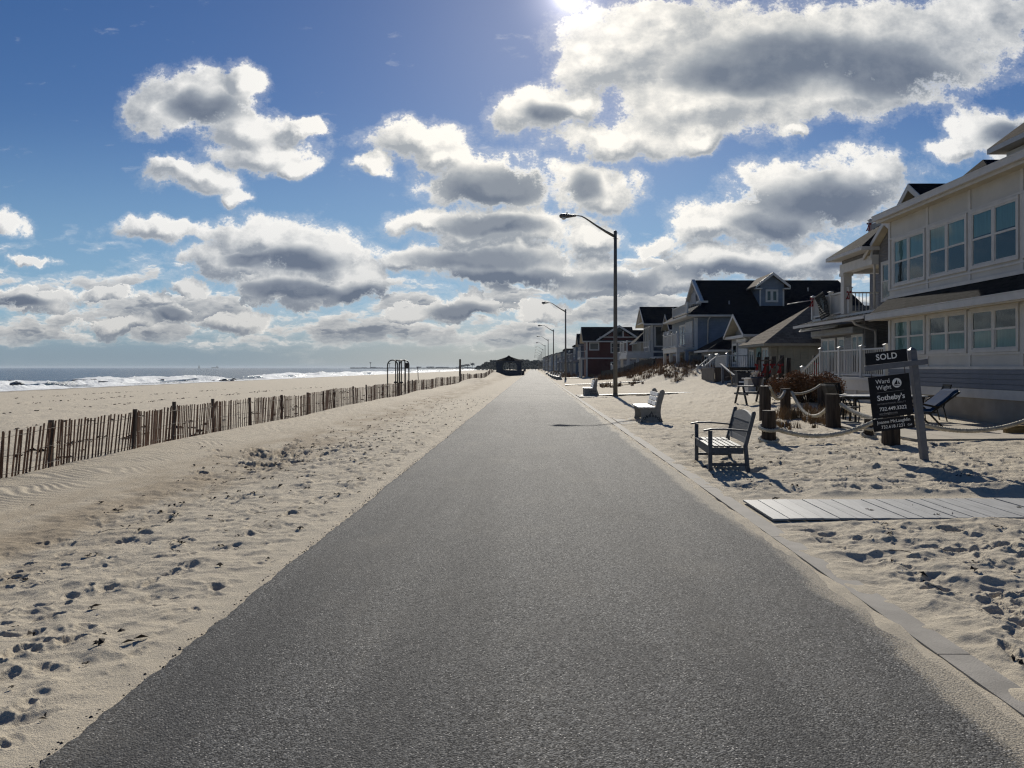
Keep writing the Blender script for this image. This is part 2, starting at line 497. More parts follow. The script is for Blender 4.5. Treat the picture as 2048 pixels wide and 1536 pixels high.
def build_ground():
    ys = [1.45]
    while ys[-1] < 1400:
        y = ys[-1]
        ys.append(y + (max(.014, y * y / 3000.) if y < 60 else y * y / 3000. ))
    ys = np.array(ys)
    us = np.concatenate([np.linspace(-3.2, -.86, 70)[:-1], np.linspace(-.86, .86, 1150), np.linspace(.86, 3.2, 70)[1:]])
    Yg, Ug = np.meshgrid(ys, us, indexing='ij')
    Xg = Ug * Yg
    Z = heights(Xg, Yg)
    for (fx, fy, an, la, wa, dep) in FOOT:
        if fx > 2.3 and 7.9 < fy < 9.8:
            continue
        i0, i1 = np.searchsorted(ys, [fy - .6, fy + .6])
        if i1 <= i0:
            continue
        uc, du = fx / fy, .75 / fy
        j0, j1 = np.searchsorted(us, [uc - du, uc + du])
        if j1 <= j0:
            continue
        xs, yy = Xg[i0:i1, j0:j1] - fx, Yg[i0:i1, j0:j1] - fy
        ca, sa = math.cos(an), math.sin(an)
        p, q = (xs * ca + yy * sa) / la, (-xs * sa + yy * ca) / wa
        d = np.sqrt(p * p + q * q) * (1 + .38 * gnoise(xs * 9 + fx * 7, yy * 9 + fy * 5, 31) + .22 * gnoise(xs * 24 + fx * 3, yy * 24, 32))
        dz = -dep * np.exp(-d ** 3.2) + dep * .38 * np.exp(-((d - 1.35) / .33) ** 2)
        guard = np.minimum(1, np.clip((np.abs(Xg[i0:i1, j0:j1]) - 2.15) / .3, 0, 1))
        Z[i0:i1, j0:j1] += dz * guard
    nr, nc = Z.shape
    co = np.stack([Xg, Yg, Z], -1).reshape(-1, 3)
    idx = np.arange(nr * nc).reshape(nr, nc)
    q = np.stack([idx[:-1, :-1], idx[:-1, 1:], idx[1:, 1:], idx[1:, :-1]], -1).reshape(-1, 4)
    # ground behind and beside the photographer, and far land to the right
    extra_v, extra_q = [], []
    def patch(xs, yv):
        o = len(co) + len(extra_v)
        for y in yv:
            for x in xs:
                extra_v.append((x, y, gz(x, max(y, 2)) - .02))
        n = len(xs)
        for i in range(len(yv) - 1):
            for j in range(n - 1):
                extra_q.append((o + i * n + j, o + i * n + j + 1, o + (i + 1) * n + j + 1, o + (i + 1) * n + j))
    patch([-120, -104, -60, -30, -12, -9.6, -8.4, -7.2, -5, -3.6, -2.2, -1.9, 0, 1.9, 2.3, 2.7, 4, 8, 12, 40, 200], [-60, -20, -5, 0, 1.46])
    co = np.concatenate([co, np.array(extra_v)])
    q = np.concatenate([q, np.array(extra_q)])
    me = bpy.data.meshes.new('sand')
    me.vertices.add(len(co)); me.vertices.foreach_set('co', co.astype(np.float32).ravel())
    me.loops.add(q.size); me.loops.foreach_set('vertex_index', q.astype(np.int32).ravel())
    me.polygons.add(len(q)); me.polygons.foreach_set('loop_start', (np.arange(len(q)) * 4).astype(np.int32))
    me.polygons.foreach_set('use_smooth', np.ones(len(q), bool))
    me.update(calc_edges=True)
    o = bpy.data.objects.new('sand', me)
    COL.objects.link(o)
    tag(o, kind='structure')
    # material
    m, k, b = newmat('beach_sand')
    pos = k.n('ShaderNodeNewGeometry').outputs['Position']
    sp = k.n('ShaderNodeSeparateXYZ', {0: pos})
    n_big = k.noise(pos, .35, 5, .6)
    n_mid = k.noise(pos, 5, 5, .6)
    n_fin = k.noise(pos, 150, 3, .75)
    c1 = k.mix(k.step(n_big.outputs[0], .35, .68), (.48, .41, .295), (.545, .47, .345))
    c2 = k.mix(k.step(n_mid.outputs[0], .35, .72), c1, (.37, .325, .25))
    c3 = k.mix(k.math('MULTIPLY', k.step(n_fin.outputs[0], .34, .68), .75), (.60, .53, .42), c2)
    # dark mineral grains and scattered specks
    vor = k.n('ShaderNodeTexVoronoi', {'Vector': pos, 'Scale': 42})
    sel = k.n('ShaderNodeSeparateColor', {0: vor.outputs['Color']})
    speck = k.math('MULTIPLY', k.step(vor.outputs['Distance'], .22, .12), k.math('GREATER_THAN', sel.outputs[0], .975))
    c4 = k.mix(speck, c3, (.06, .05, .04))
    # slope shade painted into the sand: warm brown streaks low on the dune
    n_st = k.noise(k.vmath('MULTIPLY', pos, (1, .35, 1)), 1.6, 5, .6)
    slope_shade = k.math('MULTIPLY', k.math('MULTIPLY', k.step(sp.outputs[0], -7.0, -5.6), k.step(sp.outputs[0], -3.9, -4.9)), k.step(n_st.outputs[0], .30, .62))
    c5 = k.mix(k.math('MULTIPLY', slope_shade, .65), c4, (.30, .232, .155))
    # wet sand by the water
    wet = k.step(sp.outputs[2], -2.45, -2.85)
    c6 = k.mix(wet, c5, (.17, .14, .11))
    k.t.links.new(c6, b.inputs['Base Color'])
    k.t.links.new(k.math('MULTIPLY_ADD', wet, -.5, .92), b.inputs['Roughness'])
    b.inputs['Specular IOR Level'].default_value = .12
    nb = k.noise(pos, 55, 4, .7)
    nb2 = k.noise(pos, 230, 2, .6)
    hh = k.math('ADD', k.math('MULTIPLY', nb.outputs[0], .8), k.math('MULTIPLY', nb2.outputs[0], .45))
    # old tracks over the wide beach, seen from far off
    nfar = k.noise(k.vmath('MULTIPLY', pos, (1, .5, 1)), 1.5, 6, .7)
    hf = k.math('MULTIPLY', k.math('MULTIPLY', nfar.outputs[0], k.math('MAXIMUM', k.step(sp.outputs[0], -8.5, -11), k.math('MULTIPLY', k.step(sp.outputs[1], 9, 24), .55))), 8.0)
    bp = k.n('ShaderNodeBump', {'Height': k.math('ADD', hh, hf), 'Strength': .8, 'Distance': .022})
    k.t.links.new(bp.outputs[0], b.inputs['Normal'])
    me.materials.append(m)
    return o
build_ground()

def sheet(name, xs, ys, z, mat, kind='structure'):
    mb = MB()
    vs = [(x, y, z) for y in ys for x in xs]
    n = len(xs)
    mb.add(vs, [(i * n + j, i * n + j + 1, (i + 1) * n + j + 1, (i + 1) * n + j) for i in range(len(ys) - 1) for j in range(n - 1)])
    o = mb.build(name, mat)
    tag(o, kind=kind)
    return o

def asphalt_mat():
    m, k, b = newmat('worn_asphalt')
    pos = k.n('ShaderNodeNewGeometry').outputs['Position']
    sp = k.n('ShaderNodeSeparateXYZ', {0: pos})
    x, y = sp.outputs[0], sp.outputs[1]
    vo = k.n('ShaderNodeTexVoronoi', {'Vector': pos, 'Scale': 105})
    sc = k.n('ShaderNodeSeparateColor', {0: vo.outputs['Color']})
    vo2 = k.n('ShaderNodeTexVoronoi', {'Vector': pos, 'Scale': 150})
    sc2 = k.n('ShaderNodeSeparateColor', {0: vo2.outputs['Color']})
    stone = k.step(sc.outputs[0], .35, 1.0)
    c = k.mix(stone, (.011, .012, .015), (.165, .165, .16))
    c = k.mix(k.math('MULTIPLY', k.step(sc2.outputs[1], .6, 1.), .5), c, (.25, .245, .235))
    c = k.mix(k.math('MULTIPLY', k.math('GREATER_THAN', sc.outputs[1], .955), k.step(vo.outputs['Distance'], .55, .3)), c, (.60, .57, .52))
    nb = k.noise(pos, .8, 5, .6)
    c = k.mix(k.math('MULTIPLY', k.step(nb.outputs[0], .42, .75), .35), c, (.115, .112, .105))
    st = k.noise(k.vmath('MULTIPLY', pos, (1.4, .06, 1)), 1.0, 4, .6)
    c = k.mix(k.math('MULTIPLY', k.step(st.outputs[0], .42, .66), .5), c, (.030, .031, .034))
    pt = k.noise(pos, .33, 3, .5)
    c = k.mix(k.math('MULTIPLY', k.step(pt.outputs[0], .54, .62), .30), c, (.025, .026, .029))
    # sand drifted onto the right-hand edge and thinly elsewhere
    nd = k.noise(k.vmath('MULTIPLY', pos, (1, .45, 1)), 1.1, 6, .65)
    ng = k.noise(pos, 85, 3, .7)
    edge = k.step(x, 1.8, 2.28)
    nq = k.math('ADD', k.math('MULTIPLY', nd.outputs[0], .8), k.math('MULTIPLY', ng.outputs[0], .45))
    dust = k.step(k.math('ADD', k.math('MULTIPLY', edge, .42), nq), .86, 1.0)
    c = k.mix(k.math('MULTIPLY', dust, k.step(ng.outputs[0], .3, .6)), c, (.40, .35, .27))
    thin = k.math('MULTIPLY', k.step(nq, .62, .84), .22)
    c = k.mix(thin, c, (.27, .245, .20))
    # older, sandier surface further on, with crosswise bands
    nx = k.noise(k.vmath('MULTIPLY', pos, (.22, 1.0, 1)), .55, 6, .7)
    old = k.math('MULTIPLY', k.step(y, 33, 42), k.step(nx.outputs[0], .30, .62))
    c = k.mix(k.math('MULTIPLY', old, .75), c, (.19, .18, .16))
    # a long transverse joint where the newer surface starts
    j = k.math('ABSOLUTE', k.math('SUBTRACT', k.math('ADD', y, k.math('MULTIPLY', nb.outputs[0], .4)), 31.4))
    c = k.mix(k.step(j, .12, .04), c, (.02, .02, .022))
    k.t.links.new(c, b.inputs['Base Color'])
    k.t.links.new(k.math('MULTIPLY_ADD', sc.outputs[2], .2, .72), b.inputs['Roughness'])
    b.inputs['Specular IOR Level'].default_value = .14
    h = k.math('ADD', k.math('SUBTRACT', 1.0, vo.outputs['Distance']), k.math('MULTIPLY', sc.outputs[0], .7))
    h = k.math('ADD', h, k.math('MULTIPLY', ng.outputs[0], .5))
    bp = k.n('ShaderNodeBump', {'Height': h, 'Strength': .6, 'Distance': .006})
    k.t.links.new(bp.outputs[0], b.inputs['Normal'])
    return m
M['asphalt'] = asphalt_mat()
# the path: a real slab whose left edge crumbles
def build_path():
    ys = [-60, -10, 1]
    y = 1.3
    while y < 60:
        ys.append(y); y += .05 if y < 14 else .2
    ys += [64, 70, 80, 95, 120, 160, 220, 300, 450, 700]
    mb = MB()
    ya = np.array(ys)
    xl = PATH_L + .014 * gnoise(ya / .33, ya * 0 + .5, 41) + .022 * gnoise(ya / 1.4, ya * 0 + .5, 42) + .022 * gnoise(ya / .11, ya * 0, 43)
    crown = lambda x: .0
    vs, fs = [], []
    n = 5
    for i, yv in enumerate(ys):
        for x, z in ((xl[i] - .05, -.16), (xl[i], -.006), (xl[i] + .035, .0), (0, .004), (PATH_R - .03 + .02 * math.sin(yv * 1.3) * math.sin(yv * 3.1), .0)):
            vs.append((x, yv, z))
    for i in range(len(ys) - 1):
        for j in range(n - 1):
            fs.append((i * n + j, i * n + j + 1, (i + 1) * n + j + 1, (i + 1) * n + j))
    mb.add(vs, fs)
    tag(mb.build('path', 'asphalt'), kind='structure')
build_path()
M['concrete'] = plain('kerb_concrete', (.27, .25, .22), .85, .3, 0, .22, 3, .4, 90)
mb = MB()
y = -20.0
while y < 640:
    L = 3.05
    mb.box(PATH_R + .015, PATH_R + .20, y, y + L - .012, -.14, .012)
    y += L
tag(mb.build('kerb', 'concrete'), kind='structure')
# concrete patio in front of the near house
mb = MB()
for i in range(4):
    for j in range(5):
        mb.box(8.05 + i * 1.07, 8.05 + i * 1.07 + 1.06, 16.4 + j * 2.06, 16.4 + j * 2.06 + 2.05, -.1, .125)
M['patio'] = plain('sandy_concrete_patio', (.36, .32, .26), .9, .25, 0, .16, 2, .3, 80)
tag(mb.build('patio', 'patio'), kind='structure')

# ------------------------------------------------------------------ sea
def sea_mat():
    m, k, b = newmat('sea_water')
    pos = k.n('ShaderNodeNewGeometry').outputs['Position']
    sp = k.n('ShaderNodeSeparateXYZ', {0: pos})
    n1 = k.noise(k.vmath('MULTIPLY', pos, (1, .45, 1)), .12, 6, .6)
    n2 = k.noise(k.vmath('MULTIPLY', pos, (1, .5, 1)), .9, 5, .6)
    n0 = k.noise(k.vmath('MULTIPLY', pos, (.03, .012, 1)), 1, 4, .6)
    c = k.mix(k.step(n1.outputs[0], .35, .7), (.022, .045, .058), (.045, .080, .092))
    c = k.mix(k.step(n0.outputs[0], .4, .7), c, (.035, .06, .075))
    att = k.n('ShaderNodeAttribute', attribute_name='foam', attribute_type='GEOMETRY').outputs['Fac']
    nf = k.noise(pos, 1.2, 7, .68)
    nf2 = k.noise(k.vmath('MULTIPLY', pos, (1, .3, 1)), .5, 6, .65)
    fo = k.step(k.math('ADD', att, k.math('MULTIPLY', k.math('ADD', nf.outputs[0], nf2.outputs[0]), .55)), .86, 1.10)
    # scattered whitecaps offshore
    wc = k.math('MULTIPLY', k.step(k.noise(k.vmath('MULTIPLY', pos, (.10, .03, 1)), 1.4, 7, .7).outputs[0], .66, .72), .7)
    fo = k.math('MAXIMUM', fo, wc)
    c = k.mix(fo, c, (.80, .82, .82))
    k.t.links.new(c, b.inputs['Base Color'])
    k.t.links.new(k.math('MULTIPLY_ADD', fo, .6, .22), b.inputs['Roughness'])
    b.inputs['IOR'].default_value = 1.33
    h = k.math('ADD', k.math('MULTIPLY', n1.outputs[0], 3.0), k.math('MULTIPLY', n2.outputs[0], .5))
    h = k.math('ADD', h, k.math('MULTIPLY', k.math('MULTIPLY', nf.outputs[0], fo), .5))
    bp = k.n('ShaderNodeBump', {'Height': h, 'Strength': .9, 'Distance': .6})
    k.t.links.new(bp.outputs[0], b.inputs['Normal'])
    return m
M['sea'] = sea_mat()

def build_sea():
    ys = [60.]
    while ys[-1] < 3000:
        ys.append(ys[-1] * 1.0 + max(.8, ys[-1] ** 2 / 40000))
    ys = np.array(ys)
    ss = np.concatenate([np.arange(99, 150, .45), np.arange(150, 200, 2.), [210, 230, 260]])
    Yg, S = np.meshgrid(ys, ss, indexing='ij')
    Sw = S + 2.5 * gnoise(Yg / 45, Yg * 0, 51) + 1.2 * gnoise(Yg / 12, S / 30, 52)
    z = np.zeros_like(S); foam = np.zeros_like(S)
    def roller(c, w, h, seed, length):
        nonlocal z, foam
        cc = c + 4 * gnoise(Yg / 60, Yg * 0 + seed, seed)
        a = np.clip(.55 + .95 * gnoise(Yg / length, Yg * 0 + seed * 1.7, seed + 1), 0, 1.25)
        d = (Sw - cc) / w
        prof = np.where(d > 0, np.exp(-d * d), np.exp(-(d * 2.2) ** 2))
        lump = 1 + .35 * gnoise(S / 1.6, Yg / 2.2, seed + 2) + .2 * gnoise(S / .7, Yg / .9, seed + 3)
        z = z + h * a * prof * np.clip(lump, .3, 2)
        broken = sstep(.30, .75, a + .4 * gnoise(Yg / (length * .5), Yg * 0, seed + 4))
        foam = np.maximum(foam, broken * np.where(d > 0, np.exp(-(d * 1.3) ** 2), np.exp(-(d * .45) ** 2)))
        foam = np.maximum(foam, .75 * a * prof ** 4)
    roller(110, 3.2, .8, 61, 24)
    roller(121, 3.2, 1.7, 71, 38)
    roller(136, 4.5, 1.2, 81, 40)
    roller(165, 7, 1.0, 91, 34)
    foam = np.maximum(foam, 1.0 * (1 - sstep(105, 109, Sw)))
    foam = np.maximum(foam, .42 * (1 - sstep(112, 130, Sw)))
    z = z + .10 * gnoise(S / 2.0, Yg / 3.0, 55) * sstep(104, 109, S)
    z = z * (1 - sstep(190, 250, S)) + SEA + .06 * (1 - sstep(103, 108, S))
    nr, nc = z.shape
    co = np.stack([-S, Yg, z], -1).reshape(-1, 3)
    idx = np.arange(nr * nc).reshape(nr, nc)
    q = np.stack([idx[:-1, :-1], idx[1:, :-1], idx[1:, 1:], idx[:-1, 1:]], -1).reshape(-1, 4)
    fl = foam.reshape(-1)
    # the open sea out to the horizon
    far = [(-260, -590), (-260, 60), (-260, 3000), (-260, 7600), (-7600, -590), (-7600, 60), (-7600, 3000), (-7600, 7600),
           (-99, 3000), (-99, 7600), (-99, -590), (-99, 60)]
    o = len(co)
    co = np.concatenate([co, np.array([(x, y, SEA) for x, y in far])])
    fl = np.concatenate([fl, np.zeros(len(far))])
    fq = [(4, 0, 1, 5), (5, 1, 2, 6), (6, 2, 3, 7), (2, 8, 9, 3), (0, 10, 11, 1)]
    q = np.concatenate([q, np.array([[o + i for i in f] for f in fq])])
    me = bpy.data.meshes.new('sea')
    me.vertices.add(len(co)); me.vertices.foreach_set('co', co.astype(np.float32).ravel())
    me.loops.add(q.size); me.loops.foreach_set('vertex_index', q.astype(np.int32).ravel())
    me.polygons.add(len(q)); me.polygons.foreach_set('loop_start', (np.arange(len(q)) * 4).astype(np.int32))
    me.polygons.foreach_set('use_smooth', np.ones(len(q), bool))
    me.update(calc_edges=True)
    at = me.attributes.new('foam', 'FLOAT', 'POINT')
    at.data.foreach_set('value', fl.astype(np.float32))
    me.materials.append(M['sea'])
    ob = bpy.data.objects.new('sea', me)
    COL.objects.link(ob)
    tag(ob, kind='structure')
build_sea()
# land beyond the far end of the path and to the right
mb = MB()
mb.add([(-104, 1395, -2.9), (30, 690, -.25), (3000, 690, .8), (7600, 1395, .8), (7600, 7600, .8), (-400, 7600, .8), (-400, 2800, -2.2)], [(0, 1, 2, 3, 4, 5, 6)])
mb.add([(190, -60, .35), (6000, -590, .6), (6000, 692, .6), (300, 692, .5)], [(0, 1, 2, 3)])
tag(mb.build('far_ground', 'farland'), kind='structure')
# ------------------------------------------------------------------ street furniture
def make_lamp(label):
    t = thing('street_lamp', label, 'street lamp', (4.53, 42.3, gz(4.53, 42.3)), 0, 'street lamps along the path')
    mb = MB(); mb.tube([(0, 0, -.1), (0, 0, 3), (0, 0, 6), (0, 0, 9.1)], [.125, .112, .10, .085], 14)
    mb.build('pole', 'pole', t, False)
    mb = MB(); mb.box(-.17, .17, -.17, .17, -.05, .03); mb.tube([(0, 0, .03), (0, 0, .16)], [.16, .13], 14)
    mb.build('base', 'pole', t, False)
    mb = MB(); mb.tube([(0, 0, 9.1), (0, 0, 9.13)], [.10, .06], 12)
    mb.build('cap', 'lamphead', t, False)
    for z in (8.68, 9.0):
        mb = MB(); mb.tube([(-.14, 0, z), (.16, 0, z)], .018, 6)
        mb.build('bolt', 'lamphead', t, False)
    pts = [(-.06, 0, 8.82), (-.55, 0, 9.09), (-1.0, 0, 9.37), (-1.45, 0, 9.68), (-1.68, 0, 9.83), (-1.86, 0, 9.92), (-2.05, 0, 9.95), (-2.35, 0, 9.95)]
    mb = MB(); mb.tube(pts, [.085, .066, .052, .042, .038, .034, .03, .028], 10)
    mb.build('arm', 'pole', t, False)
    hd = MB(); hd.tube([(-2.16, 0, 9.945), (-2.25, 0, 9.945), (-2.5, 0, 9.94), (-2.72, 0, 9.94), (-2.9, 0, 9.935), (-3.02, 0, 9.93), (-3.08, 0, 9.92)],
                      [.045, .06, .095, .13, .135, .11, .05], 14)
    h = hd.build('lamp_head', 'lamphead', t, False)
    s = MB(); s.tube([(-2.66, 0, 10.05), (-2.66, 0, 10.13)], .035, 8)
    s.build('sensor', 'lamphead', h, False)
    g = MB(); g.tube([(-2.84, 0, 9.85), (-2.84, 0, 9.79), (-2.84, 0, 9.745), (-2.84, 0, 9.73)], [.135, .12, .075, .01], 14)
    g.build('lens', 'lampglass', h, False)
    return t
LAMPY = [46 + 53.1 * i for i in range(14)]
lampname = ['nearest', 'second', 'third', 'fourth', 'fifth', 'sixth', 'seventh', 'eighth', 'ninth', 'tenth', 'eleventh', 'twelfth']
lamp0 = make_lamp('tall grey street lamp beside the memorial bench, by far the largest in the row')
for i in range(1, 12):
    c = copy_tree(lamp0)
    x = 4.2 if i == 1 else 4.05
    c.location = (x, LAMPY[i], gz(x, LAMPY[i]))
    c['label'] = {1: 'second tallest street lamp, standing right in front of the far benches',
                  2: 'third street lamp along the path, left of the brown red house',
                  3: 'fourth street lamp in the receding row along the path',
                  4: 'fifth street lamp in the receding row along the path',
                  5: 'sixth street lamp in the receding row along the path',
                  6: 'seventh street lamp in the receding row along the path',
                  7: 'eighth street lamp in the receding row, very small',
                  8: 'ninth street lamp in the receding row, very small',
                  9: 'tenth street lamp in the receding row, tiny before the sky',
                  10: 'eleventh street lamp, the last but one of the receding row',
                  11: 'smallest and farthest street lamp of the receding row'}[i]

# white-slatted memorial benches with solid curved ends
def bench_profile(kind):
    if kind == 'curved':
        p = [(.0, .0), (.035, .10), (.045, .2), (.035, .3), (.015, .385), (.0, .42), (.45, .44), (.505, .66), (.555, .86), (.585, .935), (.625, .975), (.675, .985), (.715, .955), (.73, .90), (.70, .80), (.665, .68), (.63, .55), (.61, .42), (.605, .30), (.62, .18), (.66, .08), (.70, .03), (.72, .0), (.54, .0), (.52, .045), (.18, .045), (.16, .0)]
    else:
        p = [(.0, .0), (.0, .42), (.45, .44), (.53, .74), (.60, .97), (.72, .97), (.68, .66), (.66, .42), (.82, .0)]
    return p
def make_bench(label, x, y, L, kind, rot=0.0, words=()):
    z = gz(x, y) - .01
    t = thing('memorial_bench', label, 'bench', (x, y, z), rot, 'white slatted benches facing the sea')
    pr = bench_profile(kind)
    for i, yy in enumerate((0.0, L - .1)):
        e = MB(); e.prism(pr, 'y', yy, yy + .1)
        eo = e.build('bench_end', 'benchgrey', t, False, .008)
        if i == 0 and words:
            for (s, tx, tz, sz, ro) in words:
                text_mesh(s, sz, 'darkletter', eo, tx, tz, -.003, name='lettering', rot=ro, bold=.002)
    if kind != 'curved':
        f = MB(); f.box(.03, .07, .105, L - .105, .03, .40)
        f.build('front_panel', 'benchgrey', t, False, .004)
    s = MB()
    for i in range(3):
        s.box(-.045 + i * .165, .11 + i * .165, -.06, L + .06, .445, .48)
    s.build('seat', 'benchwhite', t, False, .005)
    b = MB()
    for i in range(3):
        zz = .575 + i * .135; xx = .425 + (zz - .44) * .25
        b.bar((xx, -.04, zz), (xx, L + .04, zz), .115, .032, (.97, 0, -.25)) if False else b.add(
            [(xx - .02, yv, zz - .056) if q == 0 else (xx + .008, yv, zz + .056) if q == 1 else (xx + .038, yv, zz + .05) if q == 2 else (xx + .010, yv, zz - .062) for yv in (.102, L - .102) for q in range(4)],
            [(0, 1, 5, 4), (1, 2, 6, 5), (2, 3, 7, 6), (3, 0, 4, 7), (0, 3, 2, 1), (4, 5, 6, 7)])
    b.build('backrest', 'benchwhite', t, False, .004)
    st = MB()
    st.bar((.46, L * .5, .47), (.60, L * .5, .93), .09, .03, (0, 1, 0))
    st.build('back_support', 'benchgrey', t, False)
    return t
def arcwords(s, cx, cz, r, a0, a1, size):
    out = []
    n = len(s)
    for i, ch in enumerate(s):
        a = a0 + (a1 - a0) * i / (n - 1)
        out.append((ch, cx + r * math.sin(a), cz + r * math.cos(a), size, a * .35))
    return out
make_bench('white slatted bench with curved grey ends and an arc of dark letters', 3.13, 22.5, 2.0, 'curved', R(-2),
           [('A', .335, .30, .125, 0)] + arcwords('LOMBARDO', .335, -.10, .32, -.98, .98, .115))
make_bench('boxy grey bench with white seat standing beside the tallest lamp', 2.95, 43.5, 1.9, 'boxy', 0,
           [('HILDE', .43, .285, .14, 0), ('RYAN', .46, .14, .14, 0)])
for (y, x, k_, lab) in ((99.0, 3.0, 'boxy', 'white seated bench at the foot of the second lamp'), (106.5, 2.85, 'curved', 'white bench just behind the one at the second lamp'),
                       (116, 2.8, 'curved', 'third small white bench in the far cluster past the second lamp'), (129, 2.8, 'curved', 'small bench in the far cluster, before the third lamp'),
                       (148, 2.9, 'boxy', 'tiny pale bench at the foot of the third lamp'), (176, 2.9, 'curved', 'farthest tiny bench along the right kerb')):
    make_bench(lab, x, y, 1.9, k_)

# small paved bases beside the memorial benches
mb = MB()
mb.box(2.52, 4.3, 41.6, 43.2, -.1, .05); mb.box(2.52, 3.9, 43.22, 45.6, -.1, .045)
tag(mb.build('bench_paving', 'concrete'), kind='structure')
mb = MB(); mb.box(2.54, 4.0, 22.2, 24.8, -.2, .024)
tag(mb.build('bench_paving', 'concrete'), kind='structure')

# grey slatted garden bench in the foreground
def garden_bench():
    x, y = 2.74, 12.02
    t = thing('garden_bench', 'dark grey wooden garden bench with slatted back and arms', 'bench', (x, y, gz(x, y) - .012), R(-4))
    L, D = 1.5, .60
    w = 'greywood'
    for yy in (0, L):
        m_ = MB(); m_.bar((.03, yy, -.03), (.03, yy, .655), .06, .06); m_.build('leg', w, t, False, .004)
        m_ = MB()
        m_.add([(D - .03 + dx, yy + dy, z) for z, dx0 in ((-.03, .045), (.42, 0), (.93, .13)) for dx, dy in ((dx0 - .03, -.03), (dx0 + .03, -.03), (dx0 + .03, .03), (dx0 - .03, .03))],
               [(0, 1, 5, 4), (1, 2, 6, 5), (2, 3, 7, 6), (3, 0, 4, 7), (4, 5, 9, 8), (5, 6, 10, 9), (6, 7, 11, 10), (7, 4, 8, 11), (3, 2, 1, 0), (8, 9, 10, 11)])
        m_.blob((D + .10, yy, .935), (.032, .032, .028), 2, 0)
        m_.build('leg', w, t, False, .004)
        a = MB()
        pts = [(-.07, .645), (.05, .668), (.22, .672), (.40, .660), (D + .03, .64)]
        for (p, q) in zip(pts[:-1], pts[1:]):
            a.add([(p[0], yy - .035, p[1]), (p[0], yy + .035, p[1]), (p[0], yy + .035, p[1] + .026), (p[0], yy - .035, p[1] + .026),
                   (q[0], yy - .035, q[1]), (q[0], yy + .035, q[1]), (q[0], yy + .035, q[1] + .026), (q[0], yy - .035, q[1] + .026)],
                  [(0, 1, 5, 4), (1, 2, 6, 5), (2, 3, 7, 6), (3, 0, 4, 7), (0, 3, 2, 1), (4, 5, 6, 7)])
        a.build('armrest', w, t, False)
        f = MB(); f.box(.062, D - .062, yy - .018, yy + .018, .30, .395); f.bar((.05, yy, .13), (D, yy, .13), .035, .045)
        f.build('side_rail', w, t, False)
    f = MB(); f.box(.012, .045, .032, L - .032, .285, .395); f.build('front_rail', w, t, False)
    s = MB()
    for i in range(6):
        xx = .0 + i * .088
        s.box(xx, xx + .066, .034 if i == 0 else -.02, L - .034 if i == 0 else L + .02, .402, .424)
    for yy in (.5, 1.0):
        s.box(.0, D - .04, yy - .025, yy + .025, .378, .4005)
    s.build('seat', w, t, False)
    b = MB()
    def bx(z): return D - .03 + (z - .42) / .51 * .13
    b.bar((bx(.50), .03, .50), (bx(.50), L - .03, .50), .028, .09, (.25, 0, 1))
    n = 21
    for i in range(n):
        yy = .07 + (L - .14) * i / (n - 1)
        top = .80 + .07 * math.sin(PI * i / (n - 1))
        b.bar((bx(.54), yy, .54), (bx(top), yy, top), .042, .016, (1, 0, -.25))
    for i in range(12):
        y0, y1 = .03 + (L - .06) * i / 12, .03 + (L - .06) * (i + 1) / 12
        h0, h1 = .085 + .075 * math.sin(PI * i / 12), .085 + .075 * math.sin(PI * (i + 1) / 12)
        vs = []
        for yv, hh in ((y0, h0), (y1, h1)):
            for z, s_ in ((.79, -.017), (.79 + hh, -.017), (.79 + hh, .017), (.79, .017)):
                vs.append((bx(z) + s_, yv, z))
        b.add(vs, [(0, 1, 5, 4), (1, 2, 6, 5), (2, 3, 7, 6), (3, 0, 4, 7), (0, 3, 2, 1), (4, 5, 6, 7)])
    b.build('backrest', w, t, False)
garden_bench()

